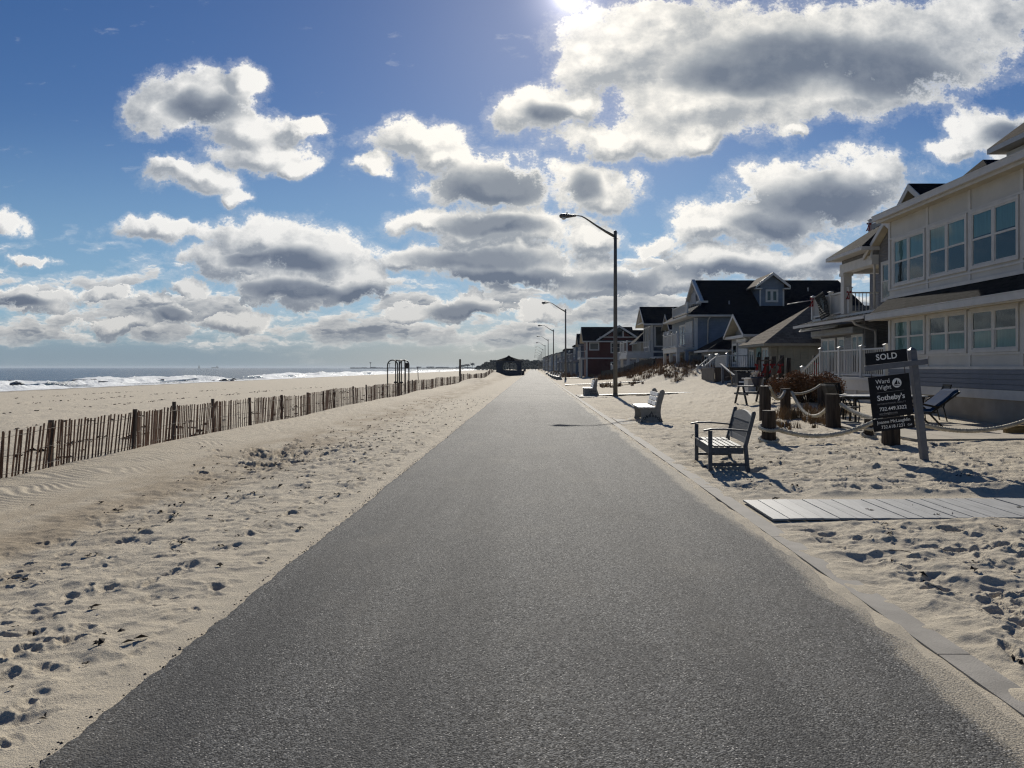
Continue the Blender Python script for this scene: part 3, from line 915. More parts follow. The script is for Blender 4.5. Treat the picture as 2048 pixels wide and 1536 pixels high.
# estate agent's sign: leaning post with arm
def sale_sign():
    x, y = 6.80, 13.36
    t = thing('sale_sign', 'leaning grey post with black SOLD house sale sign boards', 'sign', (x, y, gz(x, y) - .03), 0)
    t.rotation_euler = (0, R(-6.6), R(2))
    p = MB()
    p.box(-.055, .055, -.055, .055, -.35, 1.93)
    o = len(p.v)
    p.add([(-.056, -.056, 1.93), (.056, -.056, 1.93), (.056, .056, 1.93), (-.056, .056, 1.93), (0, 0, 1.985)], [(0, 1, 4), (1, 2, 4), (2, 3, 4), (3, 0, 4)])
    p.build('post', 'signwood', t, False, .004)
    st = MB(); st.box(.03, .085, .06, .11, -.2, .26); st.build('stake', 'black', t, False)
    a = MB(); a.box(-.90, .205, -.104, -.058, 1.655, 1.75); a.build('arm', 'signwood', t, False, .004)
    s = MB(); s.box(-.87, -.14, -.090, -.078, 1.752, 1.965); so_ = s.build('sold_board', 'signblack', t, False)
    text_mesh('SOLD', .145, 'letter', so_, -.505, 1.868, -.093, bold=.0025, space=1.05)
    b = MB(); b.box(-.865, -.145, -.088, -.076, .83, 1.545); bo = b.build('main_board', 'signblack', t, False)
    h = MB()
    for xx in (-.80, -.21):
        h.tube([(xx, -.082, 1.655), (xx, -.082, 1.54)], .006, 6)
    h.build('hook', 'wire', t, False)
    Y = -.0905
    text_mesh('Ward', .105, 'letter', bo, -.745, 1.45, Y, 'LEFT')
    text_mesh('Wight', .105, 'letter', bo, -.745, 1.345, Y, 'LEFT')
    lg = MB()
    n = 28; cx, cz, r = -.375, 1.40, .082
    lg.add([(cx, Y + .001, cz)] + [(cx + r * math.cos(2 * PI * i / n), Y + .001, cz + r * math.sin(2 * PI * i / n)) for i in range(n)], [(0, 1 + i, 1 + (i + 1) % n) for i in range(n)])
    lg.build('logo_disc', 'letter', bo, False)
    sa = MB()
    sa.add([(cx - .06, Y - .001, cz - .028), (cx + .012, Y - .001, cz - .028), (cx + .008, Y - .001, cz + .062)], [(0, 1, 2)])
    sa.add([(cx + .020, Y - .001, cz - .026), (cx + .058, Y - .001, cz - .026), (cx + .026, Y - .001, cz + .035)], [(0, 1, 2)])
    sa.add([(cx - .062, Y - .001, cz - .04), (cx + .06, Y - .001, cz - .04), (cx + .045, Y - .001, cz - .052), (cx - .045, Y - .001, cz - .052)], [(0, 1, 2, 3)])
    sa.build('logo_sail', 'signblack', bo, False)
    ln = MB()
    ln.box(-.745, -.26, Y - .001, Y + .001, 1.262, 1.266); ln.box(-.745, -.42, Y - .001, Y + .001, .868, .871)
    ln.build('logo_rule', 'dimletter', bo, False)
    text_mesh("Sotheby's", .128, 'letter', bo, -.505, 1.165, Y, bold=.002)
    text_mesh('INTERNATIONAL REALTY', .040, 'dimletter', bo, -.505, 1.065, Y, space=1.1)
    text_mesh('732.449.3322', .088, 'letter', bo, -.49, .972, Y, bold=.001)
    text_mesh('wardwight.com', .052, 'dimletter', bo, -.745, .898, Y, 'LEFT', bold=.0005)
    rd = MB(); rd.box(-.865, -.145, -.088, -.076, .60, .815); ro = rd.build('rider_board', 'signblack', t, False)
    hk = MB()
    for xx in (-.78, -.23):
        hk.tube([(xx, -.082, .845), (xx, -.082, .80)], .006, 6)
    hk.build('hook', 'wire', t, False)
    text_mesh('Joanne McLaughlin', .078, 'letter', ro, -.505, .752, Y)
    text_mesh('732.618.1231', .078, 'letter', ro, -.735, .664, Y, 'LEFT')
    text_mesh('Cell', .048, 'letter', ro, -.27, .660, Y, 'LEFT')
sale_sign()

# boardwalk mats across the sand
def mat_walk(label, x0, x1, y, w, z0, z1, slope=0.0, part=True):
    t = thing('boardwalk_mat', label, 'walkway', (x0, y, z0), 0, 'pale plank walkways over the sand')
    n = int((x1 - x0) / .178)
    r = random.Random(int(y * 10))
    b = MB()
    for i in range(n):
        xa = x0 + i * .178
        za = z0 + (z1 - z0) * i / n
        ya = y + slope * (xa - x0)
        dz = r.uniform(-.003, .003)
        dzb = r.uniform(-.004, .004)
        vs = []
        for zz in (-.02, 0):
            for yy in (ya, ya + w):
                for xx, q in ((xa, 0), (xa + .1725, dzb)):
                    vs.append((xx, yy, za + zz + dz + q))
        b.add(vs, [(0, 2, 3, 1), (4, 5, 7, 6), (0, 1, 5, 4), (2, 6, 7, 3), (0, 4, 6, 2), (1, 3, 7, 5)])
    b.build('deck_board', 'deckmat', t, True)
    j = MB()
    for f in (.12, .5, .88):
        ya = y + w * f
        j.add([(x0 + .05, ya, z0 - .055), (x1 - .05, ya + slope * (x1 - x0), z1 - .055), (x1 - .05, ya + .05 + slope * (x1 - x0), z1 - .055), (x0 + .05, ya + .05, z0 - .055),
               (x0 + .05, ya, z0 - .021), (x1 - .05, ya + slope * (x1 - x0), z1 - .021), (x1 - .05, ya + .05 + slope * (x1 - x0), z1 - .021), (x0 + .05, ya + .05, z0 - .021)],
              [(4, 5, 6, 7), (0, 1, 5, 4), (2, 3, 7, 6), (1, 2, 6, 5), (3, 0, 4, 7)])
    j.build('joist', 'greywood', t, True)
    return t
mat_walk('pale plank walkway lying on the sand nearest the camera, right of the path', 2.56, 9.2, 8.20, 1.17, .040, .098, -.018)
mat_walk('narrow pale plank walkway leading from the path to the boarded deck', 2.9, 12.0, 69.0, 1.2, .10, .86, -1.55)
mat_walk('half buried plank walkway behind the lettered white bench', 2.75, 9.5, 44.0, .9, .055, .30, -.25)
mat_walk('small plank walkway far off before the brown red house', 2.9, 9.0, 108.0, 1.5, .08, .28, .9)

# pilings with heavy rope
ROPE_POSTS = []
def piling(label, x, y, h, r, lean=(0, 0), wraps=(), rope='rope'):
    z = gz(x, y)
    if 8.0 < x < 12.4 and 16.4 < y < 26.7:
        z = .12
    t = thing('rope_post', label, 'post', (x, y, z), 0, 'thick wooden rope posts by the white house')
    m_ = MB()
    rr = random.Random(int(x * 100))
    n = 18
    ang = [rr.uniform(.92, 1.05) for _ in range(n)]
    zs = [-.15, 0, h * .3, h * .65, h * .93, h]
    sc = [1.02, 1.02, 1.0, .985, .97, .93]
    vs = []
    for z_, s in zip(zs, sc):
        for j in range(n):
            a = 2 * PI * j / n
            vs.append((lean[0] * z_ + math.cos(a) * r * s * ang[j], lean[1] * z_ + math.sin(a) * r * s * ang[j], z_))
    fs = [(i * n + j, i * n + (j + 1) % n, (i + 1) * n + (j + 1) % n, (i + 1) * n + j) for i in range(len(zs) - 1) for j in range(n)]
    fs.append(tuple((len(zs) - 1) * n + j for j in range(n)))
    m_.add(vs, fs, False)
    m_.build('piling', 'postwood', t, False)
    for wz in wraps:
        w = MB(); twist(w, [(math.cos(a) * (r + .035), math.sin(a) * (r + .035), wz + .05 * math.sin(a) ) for a in [2 * PI * i / 26 for i in range(27)]], .042)
        w.build('rope_wrap', 'rope', t, False)
    return t
def twist(mb, pts, r, pitch=.16):
    """laid rope: three strands wound round the line pts"""
    P_ = [Vector(p) for p in pts]
    d = [0.0]
    for a, b in zip(P_[:-1], P_[1:]):
        d.append(d[-1] + (b - a).length)
    N = max(6, int(d[-1] / .035))
    fine = []
    j = 0
    for i in range(N + 1):
        s = d[-1] * i / N
        while j < len(d) - 2 and d[j + 1] < s:
            j += 1
        f = (s - d[j]) / max(1e-6, d[j + 1] - d[j])
        fine.append((P_[j].lerp(P_[j + 1], f), s))
    for kk in range(3):
        out = []
        for i, (p, s) in enumerate(fine):
            t_ = (fine[min(i + 1, N)][0] - fine[max(i - 1, 0)][0]).normalized()
            sd_ = t_.cross(Vector((0, 0, 1)))
            if sd_.length < .05:
                sd_ = t_.cross(Vector((1, 0, 0)))
            sd_.normalize(); up_ = sd_.cross(t_)
            a = 2 * PI * (s / pitch + kk / 3)
            out.append(p + (sd_ * math.cos(a) + up_ * math.sin(a)) * r * .52)
        mb.tube(out, r * .56, 6)
def rope(label, a, b, sag, r=.05):
    a, b = Vector(a), Vector(b)
    pts = []
    for i in range(33):
        f = i / 32
        p = a.lerp(b, f)
        p.z -= sag * 4 * f * (1 - f)
        pts.append(p)
    m_ = MB(); twist(m_, pts, r)
    o = m_.build('mooring_rope', 'rope')
    tag(o, label, 'rope', 'heavy pale ropes slung between posts')
piling('short stump post wrapped twice with rope beside the garden bench', 4.92, 16.06, .70, .145, (0, 0), (.10, .34))
piling('rope post directly behind the rope wrapped stump', 6.85, 22.7, 1.02, .165)
piling('rope post standing in dry grass in front of the brown bush', 8.05, 24.5, .86, .165)
piling('rope post at the right end of the brown bush', 10.0, 26.6, .92, .15)
piling('rope post in front of the dark chairs, left of the sign', 7.85, 20.1, .88, .185, (-.03, 0))
piling('rope post half hidden below the sale sign', 7.38, 15.86, .72, .175)
piling('small rope wrapped post beside the foot of the sale sign', 7.55, 17.3, .42, .10, (0, 0), (.06, .24))
rope('rope from the wrapped stump to the post below the sale sign', (5.04, 16.05, .38), (7.22, 15.9, .62), .26, .05)
rope('rope slung from the post below the sign towards the white house corner', (7.5, 15.9, .66), (11.8, 17.4, .75), .42, .05)
rope('rope hanging from the post by the chairs to the sign', (7.98, 19.95, .70), (8.2, 16.3, .62), .22, .055)
rope('rope drooping low from the grass post to the chair post', (8.18, 24.3, .88), (7.75, 20.2, .60), .46, .05)
rope('short rope between the two posts left of the brown bush', (6.95, 22.55, 1.06), (8.0, 24.4, .92), .30, .05)
rope('rope running from the grass post past the bush to its right end', (8.2, 24.55, .83), (9.9, 26.5, 1.05), .12, .04)
m_ = MB(); m_.box(11.0, 12.35, 17.9, 18.0, .12, .30); m_.bar((10.6, 15.6, .30), (13.6, 16.3, .30), .09, .14)
tag(m_.build('lumber_beam', 'yellow'), 'yellow new lumber beam lying by the white house wall', 'beam')

# ------------------------------------------------------------------ outdoor furniture at the house
def dining_table():
    x, y, z = 9.0, 21.6, .125
    t = thing('dining_table', 'white topped outdoor dining table with dark frame behind the sign', 'table', (x, y, z))
    m_ = MB(); m_.box(0, 2.1, 0, 1.05, .70, .73); m_.build('tabletop', 'table', t, False, .006)
    m_ = MB(); m_.box(.06, 2.04, .06, .99, .62, .698); m_.build('apron', 'chair', t, False)
    for xx in (.1, 2.0):
        for yy in (.1, .95):
            m_ = MB(); m_.bar((xx, yy, 0), (xx, yy, .62), .05, .05); m_.build('leg', 'chair', t, False)
dining_table()
def patio_chair(label, x, y, rot):
    t = thing('patio_chair', label, 'chair', (x, y, .125), rot, 'dark metal patio chairs round the white table')
    w = .27
    m_ = MB(); m_.box(-.24, .26, -w, w, .40, .43); m_.build('seat', 'chair', t, False, .008)
    b = MB()
    for sgn in (-1, 1):
        b.bar((-.22, sgn * w, .42), (-.42, sgn * w, 1.02), .035, .035)
    b.bar((-.42, -w - .02, 1.02), (-.42, w + .02, 1.02), .035, .05)
    for i in range(7):
        yy = -w + 2 * w * (i + .5) / 7
        b.bar((-.24, yy, .46), (-.42, yy, 1.01), .05, .012, (1, 0, .3))
    b.build('backrest', 'chair', t, False)
    for sgn in (-1, 1):
        a = MB(); a.tube([(-.33, sgn * w, .70), (-.1, sgn * (w + .02), .70), (.12, sgn * (w + .02), .68), (.24, sgn * (w + .02), .60), (.28, sgn * w, .45), (.27, sgn * w, .2), (.25, sgn * w, 0)], .017, 7)
        a.build('armrest', 'chair', t, False)
        l = MB(); l.tube([(-.22, sgn * w, .41), (-.32, sgn * w, 0)], .017, 7); l.build('leg', 'chair', t, False)
    return t
patio_chair('dark patio chair at the left end of the white table, nearer one', 8.75, 21.55, R(4))
patio_chair('dark patio chair at the left end of the white table, farther one', 8.85, 22.25, R(-8))
patio_chair('dark slatted patio chair pulled back behind the white table', 9.55, 23.9, R(-75))
patio_chair('dark patio chair tucked under the front of the white table', 9.75, 21.1, R(95))
patio_chair('dark patio chair at the right end of the table, beside the sign post', 11.35, 21.9, R(172))

def lounger():
    t = thing('sun_lounger', 'folding sun lounger with a raised blue cushion by the house wall', 'lounger', (9.35, 19.6, .125), R(2))
    f = MB()
    for sgn in (0, .62):
        f.bar((.0, sgn, .34), (.95, sgn, .38), .035, .035)
        f.bar((.80, sgn, .36), (1.56, sgn, .90), .03, .045)
        f.bar((.52, sgn, .60), (1.02, sgn, .50), .03, .05)
    f.bar((0, 0, .34), (0, .62, .34), .035, .035)
    f.build('frame', 'chair', t, False)
    for sgn in (0.03, .59):
        l = MB(); l.bar((.62, sgn, .52), (1.12, sgn, 0.0), .03, .04); l.build('leg', 'chair', t, False)
        l = MB(); l.bar((.30, sgn, .36), (.02, sgn, 0.0), .03, .04); l.build('leg', 'chair', t, False)
    def pad(pts, th, y0, y1):
        m = MB()
        n = len(pts)
        vs = []
        for i, (px, pz) in enumerate(pts):
            a = Vector(pts[max(i - 1, 0)]); b = Vector(pts[min(i + 1, n - 1)])
            d = (b - a).normalized(); nn = Vector((-d.y, d.x))
            for yy in (y0, y1):
                vs.append((px, yy, pz)); vs.append((px + nn.x * th, yy, pz + nn.y * th))
        fs = []
        for i in range(n - 1):
            o = i * 4; q = o + 4
            fs += [(o + 1, o + 3, q + 3, q + 1), (o, q, q + 2, o + 2), (o, o + 1, q + 1, q), (o + 2, q + 2, q + 3, o + 3)]
        fs += [(0, 2, 3, 1), (n * 4 - 4, n * 4 - 3, n * 4 - 1, n * 4 - 2)]
        m.add(vs, fs)
        return m
    line = [(.03, .37), (.45, .39), (.80, .40), (.90, .455), (1.15, .62), (1.32, .755), (1.44, .865), (1.54, .905)]
    c = pad(line, .075, .0, .62).build('cushion', 'blue', t, False, .012)
    e = pad([(p[0] + .006, p[1] - .018) for p in line], .018, -.008, .628).build('piping', 'cushionedge', c, False)
    s = MB(); s.tube([(1.5, .1, .88), (1.52, .1, .74)], .006, 5); s.build('strap', 'chair', t, False)
lounger()

def picnic():
    x, y = 8.15, 29.4
    z = gz(x, y)
    t = thing('picnic_bench', 'dark picnic bench carrying a flower pot, behind the rope posts', 'bench', (x, y, z), R(3))
    for zz, x0, x1, y0, y1, nm in ((.46, -.02, 1.0, 0, .32, 'seat'), (.46, .1, 1.0, 1.3, 1.62, 'seat')):
        m_ = MB()
        for i in range(2):
            m_.box(x0, x1, y0 + i * .165, y0 + i * .165 + .15, zz - .035, zz)
        m_.build(nm, 'greywood', t, False)
    m_ = MB()
    for i in range(5):
        m_.box(.0, 1.45, .45 + i * .145, .45 + i * .145 + .135, .68, .72)
    m_.build('tabletop', 'greywood', t, False)
    for xx in (.06, .90):
        for yy, q in ((.08, .55), (1.54, 1.07)):
            m_ = MB(); m_.bar((xx, yy, -.02), (xx, q, .68), .06, .07); m_.build('leg', 'chair', t, False)
        m_ = MB(); m_.bar((xx, 0.0, .40), (xx, 1.6, .40), .05, .07); m_.build('crossbar', 'chair', t, False)
picnic()
pt = thing('flower_pot', 'dark blue pot of white and dark red flowers on the picnic bench', 'flower pot', (8.72, 29.95, gz(8.15, 29.4) + .72))
m_ = MB(); m_.tube([(0, 0, 0), (0, 0, .06), (0, 0, .3), (0, 0, .36)], [.13, .15, .24, .25], 16); m_.build('pot', 'navy', pt, False)
m_ = MB()
rr = random.Random(5)
for i in range(60):
    m_.blob((rr.gauss(-.07, .08), rr.gauss(0, .09), .42 + rr.uniform(-.05, .16)), .038, 0, .3)
m_.build('bloom', 'flower', pt, False)
m_ = MB()
for i in range(40):
    m_.blob((rr.gauss(.14, .07), rr.gauss(0, .08), .38 + rr.uniform(-.05, .12)), .03, 0, .3)
m_.build('bloom', 'flowerred', pt, False)

# dry brown bush
def leafmass(n, sampler, size, mb=None, rr=None):
    mb = mb or MB()
    rr = rr or random
    for _ in range(n):
        c = Vector(sampler())
        s = size * rr.uniform(.5, 1.5)
        a, b = rr.uniform(0, 2 * PI), rr.uniform(-1, 1)
        d = Vector((math.cos(a), math.sin(a), b)).normalized()
        e = d.cross(Vector((rr.uniform(-1, 1), rr.uniform(-1, 1), rr.uniform(-1, 1)))).normalized()
        mb.add([c - d * s, c + e * s * .5, c + d * s, c - e * s * .5], [(0, 1, 2, 3)])
    return mb
def bush():
    x, y = 10.25, 28.6
    z = gz(x, y)
    t = thing('dry_bush', 'wide brown dry bush between the rope posts and white railing', 'bush', (x, y, z))
    rr = random.Random(3)
    clumps = [(rr.uniform(-1.25, 1.15), rr.uniform(-.7, .7), rr.uniform(.25, .95), rr.uniform(.22, .42)) for _ in range(56)]
    def smp():
        c = rr.choice(clumps)
        v = Vector((rr.gauss(0, 1), rr.gauss(0, 1), rr.gauss(0, 1))).normalized() * (c[3] * rr.uniform(.55, 1.08))
        px = c[0] + v.x
        top = 1.32 * math.sqrt(max(.08, 1 - (px / 1.62) ** 2))
        return (px, c[1] + v.y, max(.05, min(c[2] + v.z * .9, top)))
    leafmass(15000, smp, .036, None, rr).build('foliage', 'bush', t, False)
    m_ = MB()
    for i in range(170):
        a = rr.uniform(0, 2 * PI); q = rr.uniform(.2, 1.0)
        ex, ey = math.cos(a) * q * 1.4, math.sin(a) * q * .8
        m_.tube([(ex * .25, ey * .25, 0), (ex * .65, ey * .65, .4 * rr.uniform(.8, 1.2)), (ex, ey, rr.uniform(.5, 1.12) * (1.15 - q * .45))], [.012, .008, .003], 4, False)
    m_.build('stem', 'twig', t, False)
bush()

def blades(name, spots, mat, h, n, spread, label=None, kind='stuff', w=.008):
    m_ = MB()
    rr = random.Random(len(spots) * 7 + n)
    for (x, y, s) in spots:
        z = gz(x, y)
        for _ in range(n):
            a = rr.uniform(0, 2 * PI); q = rr.uniform(0, 1) * spread * s
            bx_, by_ = x + math.cos(a) * q, y + math.sin(a) * q
            hh = h * s * rr.uniform(.5, 1.2)
            ln_ = rr.uniform(.1, .6) * hh
            b2 = rr.uniform(0, 2 * PI)
            dx, dy = math.cos(b2) * ln_, math.sin(b2) * ln_
            ww = w * rr.uniform(.7, 1.4)
            px, py = -math.sin(b2) * ww, math.cos(b2) * ww
            m_.add([(bx_ - px, by_ - py, z - .03), (bx_ + px, by_ + py, z - .03), (bx_ + dx * .4 + px * .7, by_ + dy * .4 + py * .7, z + hh * .62), (bx_ + dx * .4 - px * .7, by_ + dy * .4 - py * .7, z + hh * .62), (bx_ + dx, by_ + dy, z + hh)],
                   [(0, 1, 2, 3), (3, 2, 4)])
    o = m_.build(name, mat)
    tag(o, kind=kind)
    return o
rr = random.Random(21)
blades('grass', [(rr.gauss(7.9, .5), rr.gauss(23.2, .9), rr.uniform(.5, 1)) for _ in range(26)] + [(rr.gauss(9.3, .5), rr.gauss(24.9, .5), rr.uniform(.4, .9)) for _ in range(16)] +
       [(rr.gauss(6.7, .3), rr.gauss(20.3, .5), rr.uniform(.3, .6)) for _ in range(10)] + [(rr.gauss(8.1, .25), rr.gauss(21.6, .4), rr.uniform(.3, .7)) for _ in range(10)], 'grassdry', .42, 34, .22)
# dune grass in the dune on the right
sp_ = []
for _ in range(900):
    y = rr.uniform(52, 100); x = rr.uniform(7.5, 15)
    zt = gz(x, y)
    if zt > .75 + .2 * math.sin(x * 2 + y * .7) and rr.random() < .8:
        sp_.append((x, y, rr.uniform(.4, 1.1)))
for _ in range(120):
    f_ = rr.random()
    sp_.append((8.3 + 3.2 * f_ + rr.gauss(-.4, .35), 89 - 14 * f_ + rr.gauss(0, .6), rr.uniform(.7, 1.5)))
blades('dune_grass', sp_, 'grassred', .46, 26, .5, w=.014)
blades('dune_grass', [(rr.uniform(5.2, 8.6), rr.gauss(62, 2.2), rr.uniform(.3, .8)) for _ in range(26)] + [(rr.uniform(8, 11), rr.uniform(90, 125), rr.uniform(.6, 1.2)) for _ in range(40)] +
       [(rr.uniform(4.8, 7.5), rr.uniform(120, 230), rr.uniform(.6, 1.6)) for _ in range(140)], 'grassred', .55, 22, .35, w=.02)

# ------------------------------------------------------------------ sand fence on the left
FX = -8.0
def sand_fence(label, y0, y1, first_post, seed):
    rr = random.Random(seed)
    t = thing('sand_fence', label, 'fence', (FX, y0, gz(FX, y0)), 0, 'slatted sand fences along the beach')
    ys = [y0]
    while ys[-1] < y1:
        ys.append(ys[-1] + rr.uniform(2.2, 2.6) * (1 if ys[-1] < 60 else 1.5))
    wob = lambda y: FX + .12 * math.sin(y * .55) + .07 * math.sin(y * 1.7 + 1)
    for i, y in enumerate(ys):
        x = wob(y) - .03
        z = gz(x, y)
        m_ = MB()
        h = rr.uniform(.74, .82)
        if first_post and 17.2 < y < 20.2:
            h = .90
        lx, ly = rr.uniform(-.03, .03), rr.uniform(-.05, .05)
        w = .062
        m_.bar((x, y, -.3 + z), (x + lx, y + ly, z + h), w, w, (0, 1, 0))
        m_.build('post', 'fencepost', t)
    for i in range(len(ys) - 1):
        ya, yb = ys[i] + .06, ys[i + 1] - .05
        n = int((yb - ya) / rr.uniform(.079, .088))
        s = MB()
        leanA = rr.uniform(.02, .11); leanB = leanA + rr.uniform(.02, .22)
        if rr.random() < .3:
            leanA, leanB = rr.uniform(-.05, .05), rr.uniform(.0, .08)
        droop = rr.uniform(0, .06)
        pend = []
        missing = rr.randrange(3, max(4, n - 2)) if rr.random() < .35 else -9
        for j in range(n):
            f = (j + .5) / n
            if j == missing:
                continue
            y = ya + (yb - ya) * f + rr.uniform(-.012, .012)
            ln_ = leanA + (leanB - leanA) * f + rr.gauss(0, .022)
            x = wob(y) + .012 * rr.uniform(-1, 1) - .08 * math.sin(PI * f) * rr.uniform(.7, 1)
            z = gz(FX, y) - .12
            top = gz(FX, y) + .765 - droop * math.sin(PI * f) + rr.uniform(-.02, .02)
            hh = (top - z)
            w = rr.uniform(.036, .045)
            s.bar((x, y, z), (x + rr.uniform(-.02, .02), y + ln_ * hh, top), w, .008, (1, 0, 0)) if False else s.add(
                [(x + dx, y + dy + (ln_ * hh if q else 0), z + (hh if q else 0)) for q in (0, 1) for dx, dy in ((-.004, -w / 2), (.004, -w / 2), (.004, w / 2), (-.004, w / 2))],
                [(0, 1, 5, 4), (1, 2, 6, 5), (2, 3, 7, 6), (3, 0, 4, 7), (4, 5, 6, 7)])
        s.build('slat_panel', 'slat', t)
        wv = MB()
        for hz in (.10, .37, .66):
            pts = []
            for q in range(9):
                f = q / 8
                y = ys[i] + (ys[i + 1] - ys[i]) * f
                pts.append((wob(y) + .010 - .075 * math.sin(PI * f), y, gz(FX, y) + hz - .04 * math.sin(PI * f)))
            wv.tube(pts, .0035 if ys[i] < 30 else .006, 4, False)
        wv.build('wire', 'wire', t)
sand_fence('long leaning slatted sand fence along the dune from the left edge', 8.2, 80.5, True, 4)
sand_fence('far short run of sand fence beyond the gap, ending at the pavilion', 85.5, 166, False, 8)
m_ = MB(); m_.bar((-8.0, 84.2, -.4), (-7.98, 84.2, 2.56), .20, .20, (0, 1, 0))
tag(m_.build('marker_post', 'fencepost', None, True, .01), 'tall single dark post standing at the gap in the sand fence', 'post')

# outdoor shower arches behind the fence
def showers():
    t = thing('arch_frame', 'black tubular arched frame standing on the beach behind the fence', 'frame', (-9.55, 50.5, gz(-9.55, 50.5)))
    H_ = 2.62
    def arch(x0, x1, y, r=.04):
        rad = (x1 - x0) / 2
        pts = [(x0, y, -.2), (x0, y, H_ - rad)]
        for i in range(1, 12):
            a = PI - PI * i / 12
            pts.append((x0 + rad + math.cos(a) * rad, y, H_ - rad + math.sin(a) * rad))
        pts += [(x1, y, H_ - rad), (x1, y, -.2)]
        m_ = MB(); m_.tube(pts, r, 8); m_.build('arch', 'black', t, False)
    arch(.0, .66, 0); arch(.74, 1.36, .25)
    arch(.44, .66 + .02, .5); arch(.80, 1.04, .6)
    m_ = MB(); m_.tube([(.33, 0, H_ - .01), (1.05, .25, H_ - .01)], .03, 8); m_.build('crossbar', 'black', t, False)
    for x, y in ((.44, .5), (.82, .6)):
        m_ = MB(); m_.blob((x, y - .05, 1.15), (.11, .08, .08), 1, .1); m_.box(x - .02, x + .18, y - .07, y - .03, .96, 1.0); m_.build('valve', 'black', t, False)
showers()
t = thing('notice_board', 'small dark notice board on two posts behind the arched frame', 'sign', (-11.4, 68.5, gz(-11.4, 68.5)))
m_ = MB(); m_.box(0, .34, 0, .04, 1.55 - t.location.z, 2.06 - t.location.z); m_.build('board', 'chair', t, False)
for x in (0.04, .30):
    m_ = MB(); m_.bar((x, .07, -.2), (x, .07, 2.0 - t.location.z), .05, .05); m_.build('post', 'fencepost', t, False)
m_ = MB(); m_.bar((-18.0, 121.0, -1.2), (-18.15, 121, 1.75), .09, .09, (0, 1, 0))
tag(m_.build('thin_pole', 'fencepost'), 'thin leaning pole on the open beach near the surf', 'pole')

# debris on the sand
def litter():
    rr = random.Random(77)
    m_ = MB(); sh = MB()
    spots = []
    for _ in range(900):
        k_ = rr.random()
        if k_ < .26:
            x, y = rr.uniform(2.7, 9), 3 + 15 * rr.random() ** 1.3
        elif k_ < .50:
            x, y = rr.uniform(-5.6, -2.3), 3 + 20 * rr.random() ** 1.4
        elif k_ < .58:
            x, y = rr.gauss(-4.6, .9), rr.gauss(15.5, 2)
        else:
            x, y = rr.uniform(-6, -2.3), rr.uniform(15, 45)
        spots.append((x, y, rr.uniform(.3, 1.0)))
    for _ in range(1000):      # wrack lines on the wide beach
        y = rr.uniform(14, 110); ln = rr.choice((-11.5, -15, -22, -34, -46, -60))
        spots.append((ln + rr.gauss(0, .8) + .03 * y, y, rr.uniform(.8, 3.2)))
    for (x, y, s) in spots:
        z = float(heights(np.array([x]), np.array([y]))[0])
        for _ in range(rr.randint(1, 4)):
            a = rr.uniform(0, 2 * PI); l = s * rr.uniform(.02, .055)
            cx, cy = x + rr.gauss(0, .03 * s), y + rr.gauss(0, .03 * s)
            d = Vector((math.cos(a), math.sin(a), rr.uniform(-.3, .5))) * l
            e = Vector((-math.sin(a), math.cos(a), rr.uniform(-.5, .9))) * l * rr.uniform(.2, .6)
            c = Vector((cx, cy, z + .012))
            m_.add([c - d, c + e + Vector((0, 0, .012 * s)), c + d, c - e + Vector((0, 0, .02 * s))], [(0, 1, 2), (0, 2, 3), (0, 3, 1), (1, 3, 2)])
    for _ in range(26):     # twigs
        if rr.random() < .5: x, y = rr.uniform(2.8, 8), rr.uniform(3, 12)
        else: x, y = rr.uniform(-5, -2.4), rr.uniform(3, 12)
        z = float(heights(np.array([x]), np.array([y]))[0]) + .012
        a = rr.uniform(0, PI); l = rr.uniform(.06, .18)
        m_.tube([(x, y, z), (x + math.cos(a) * l * .5, y + math.sin(a) * l * .5, z + .012), (x + math.cos(a) * l, y + math.sin(a) * l, z)], .003, 4)
    tag(m_.build('seaweed_debris', 'debris'), kind='stuff')
    for _ in range(190):
        if rr.random() < .5: x, y = rr.uniform(2.6, 8), rr.uniform(3, 16)
        else: x, y = rr.uniform(-6, -2.3), rr.uniform(3, 20)
        z = float(heights(np.array([x]), np.array([y]))[0])
        sh.blob((x, y, z + .004), rr.uniform(.005, .014), 0, .4, .5)
    tag(sh.build('shell_debris', 'shell'), kind='stuff')
    cr = MB()
    ya = 3.0
    while ya < 26:
        x = PATH_L - .03 + rr.gauss(0, .035)
        z = float(heights(np.array([x]), np.array([ya]))[0])
        cr.blob((x, ya, z), rr.uniform(.004, .011), 0, .4, .7)
        ya += rr.expovariate(55 if ya < 14 else 30)
    tag(cr.build('asphalt_rubble', 'crumb'), kind='stuff')
litter()
# ------------------------------------------------------------------ houses
def fb(mb, face, c, a0, a1, z0, z1, d0, d1):
    if face == '-x':
        mb.box(c - d1, c - d0, a0, a1, z0, z1)
    else:
        mb.box(a0, a1, c - d1, c - d0, z0, z1)
def fquad(mb, face, c, a0, a1, z0, z1, d):
    if face == '-x':
        mb.add([(c - d, a1, z0), (c - d, a0, z0), (c - d, a0, z1), (c - d, a1, z1)], [(0, 1, 2, 3)])
    else:
        mb.add([(a0, c - d, z0), (a1, c - d, z0), (a1, c - d, z1), (a0, c - d, z1)], [(0, 1, 2, 3)])

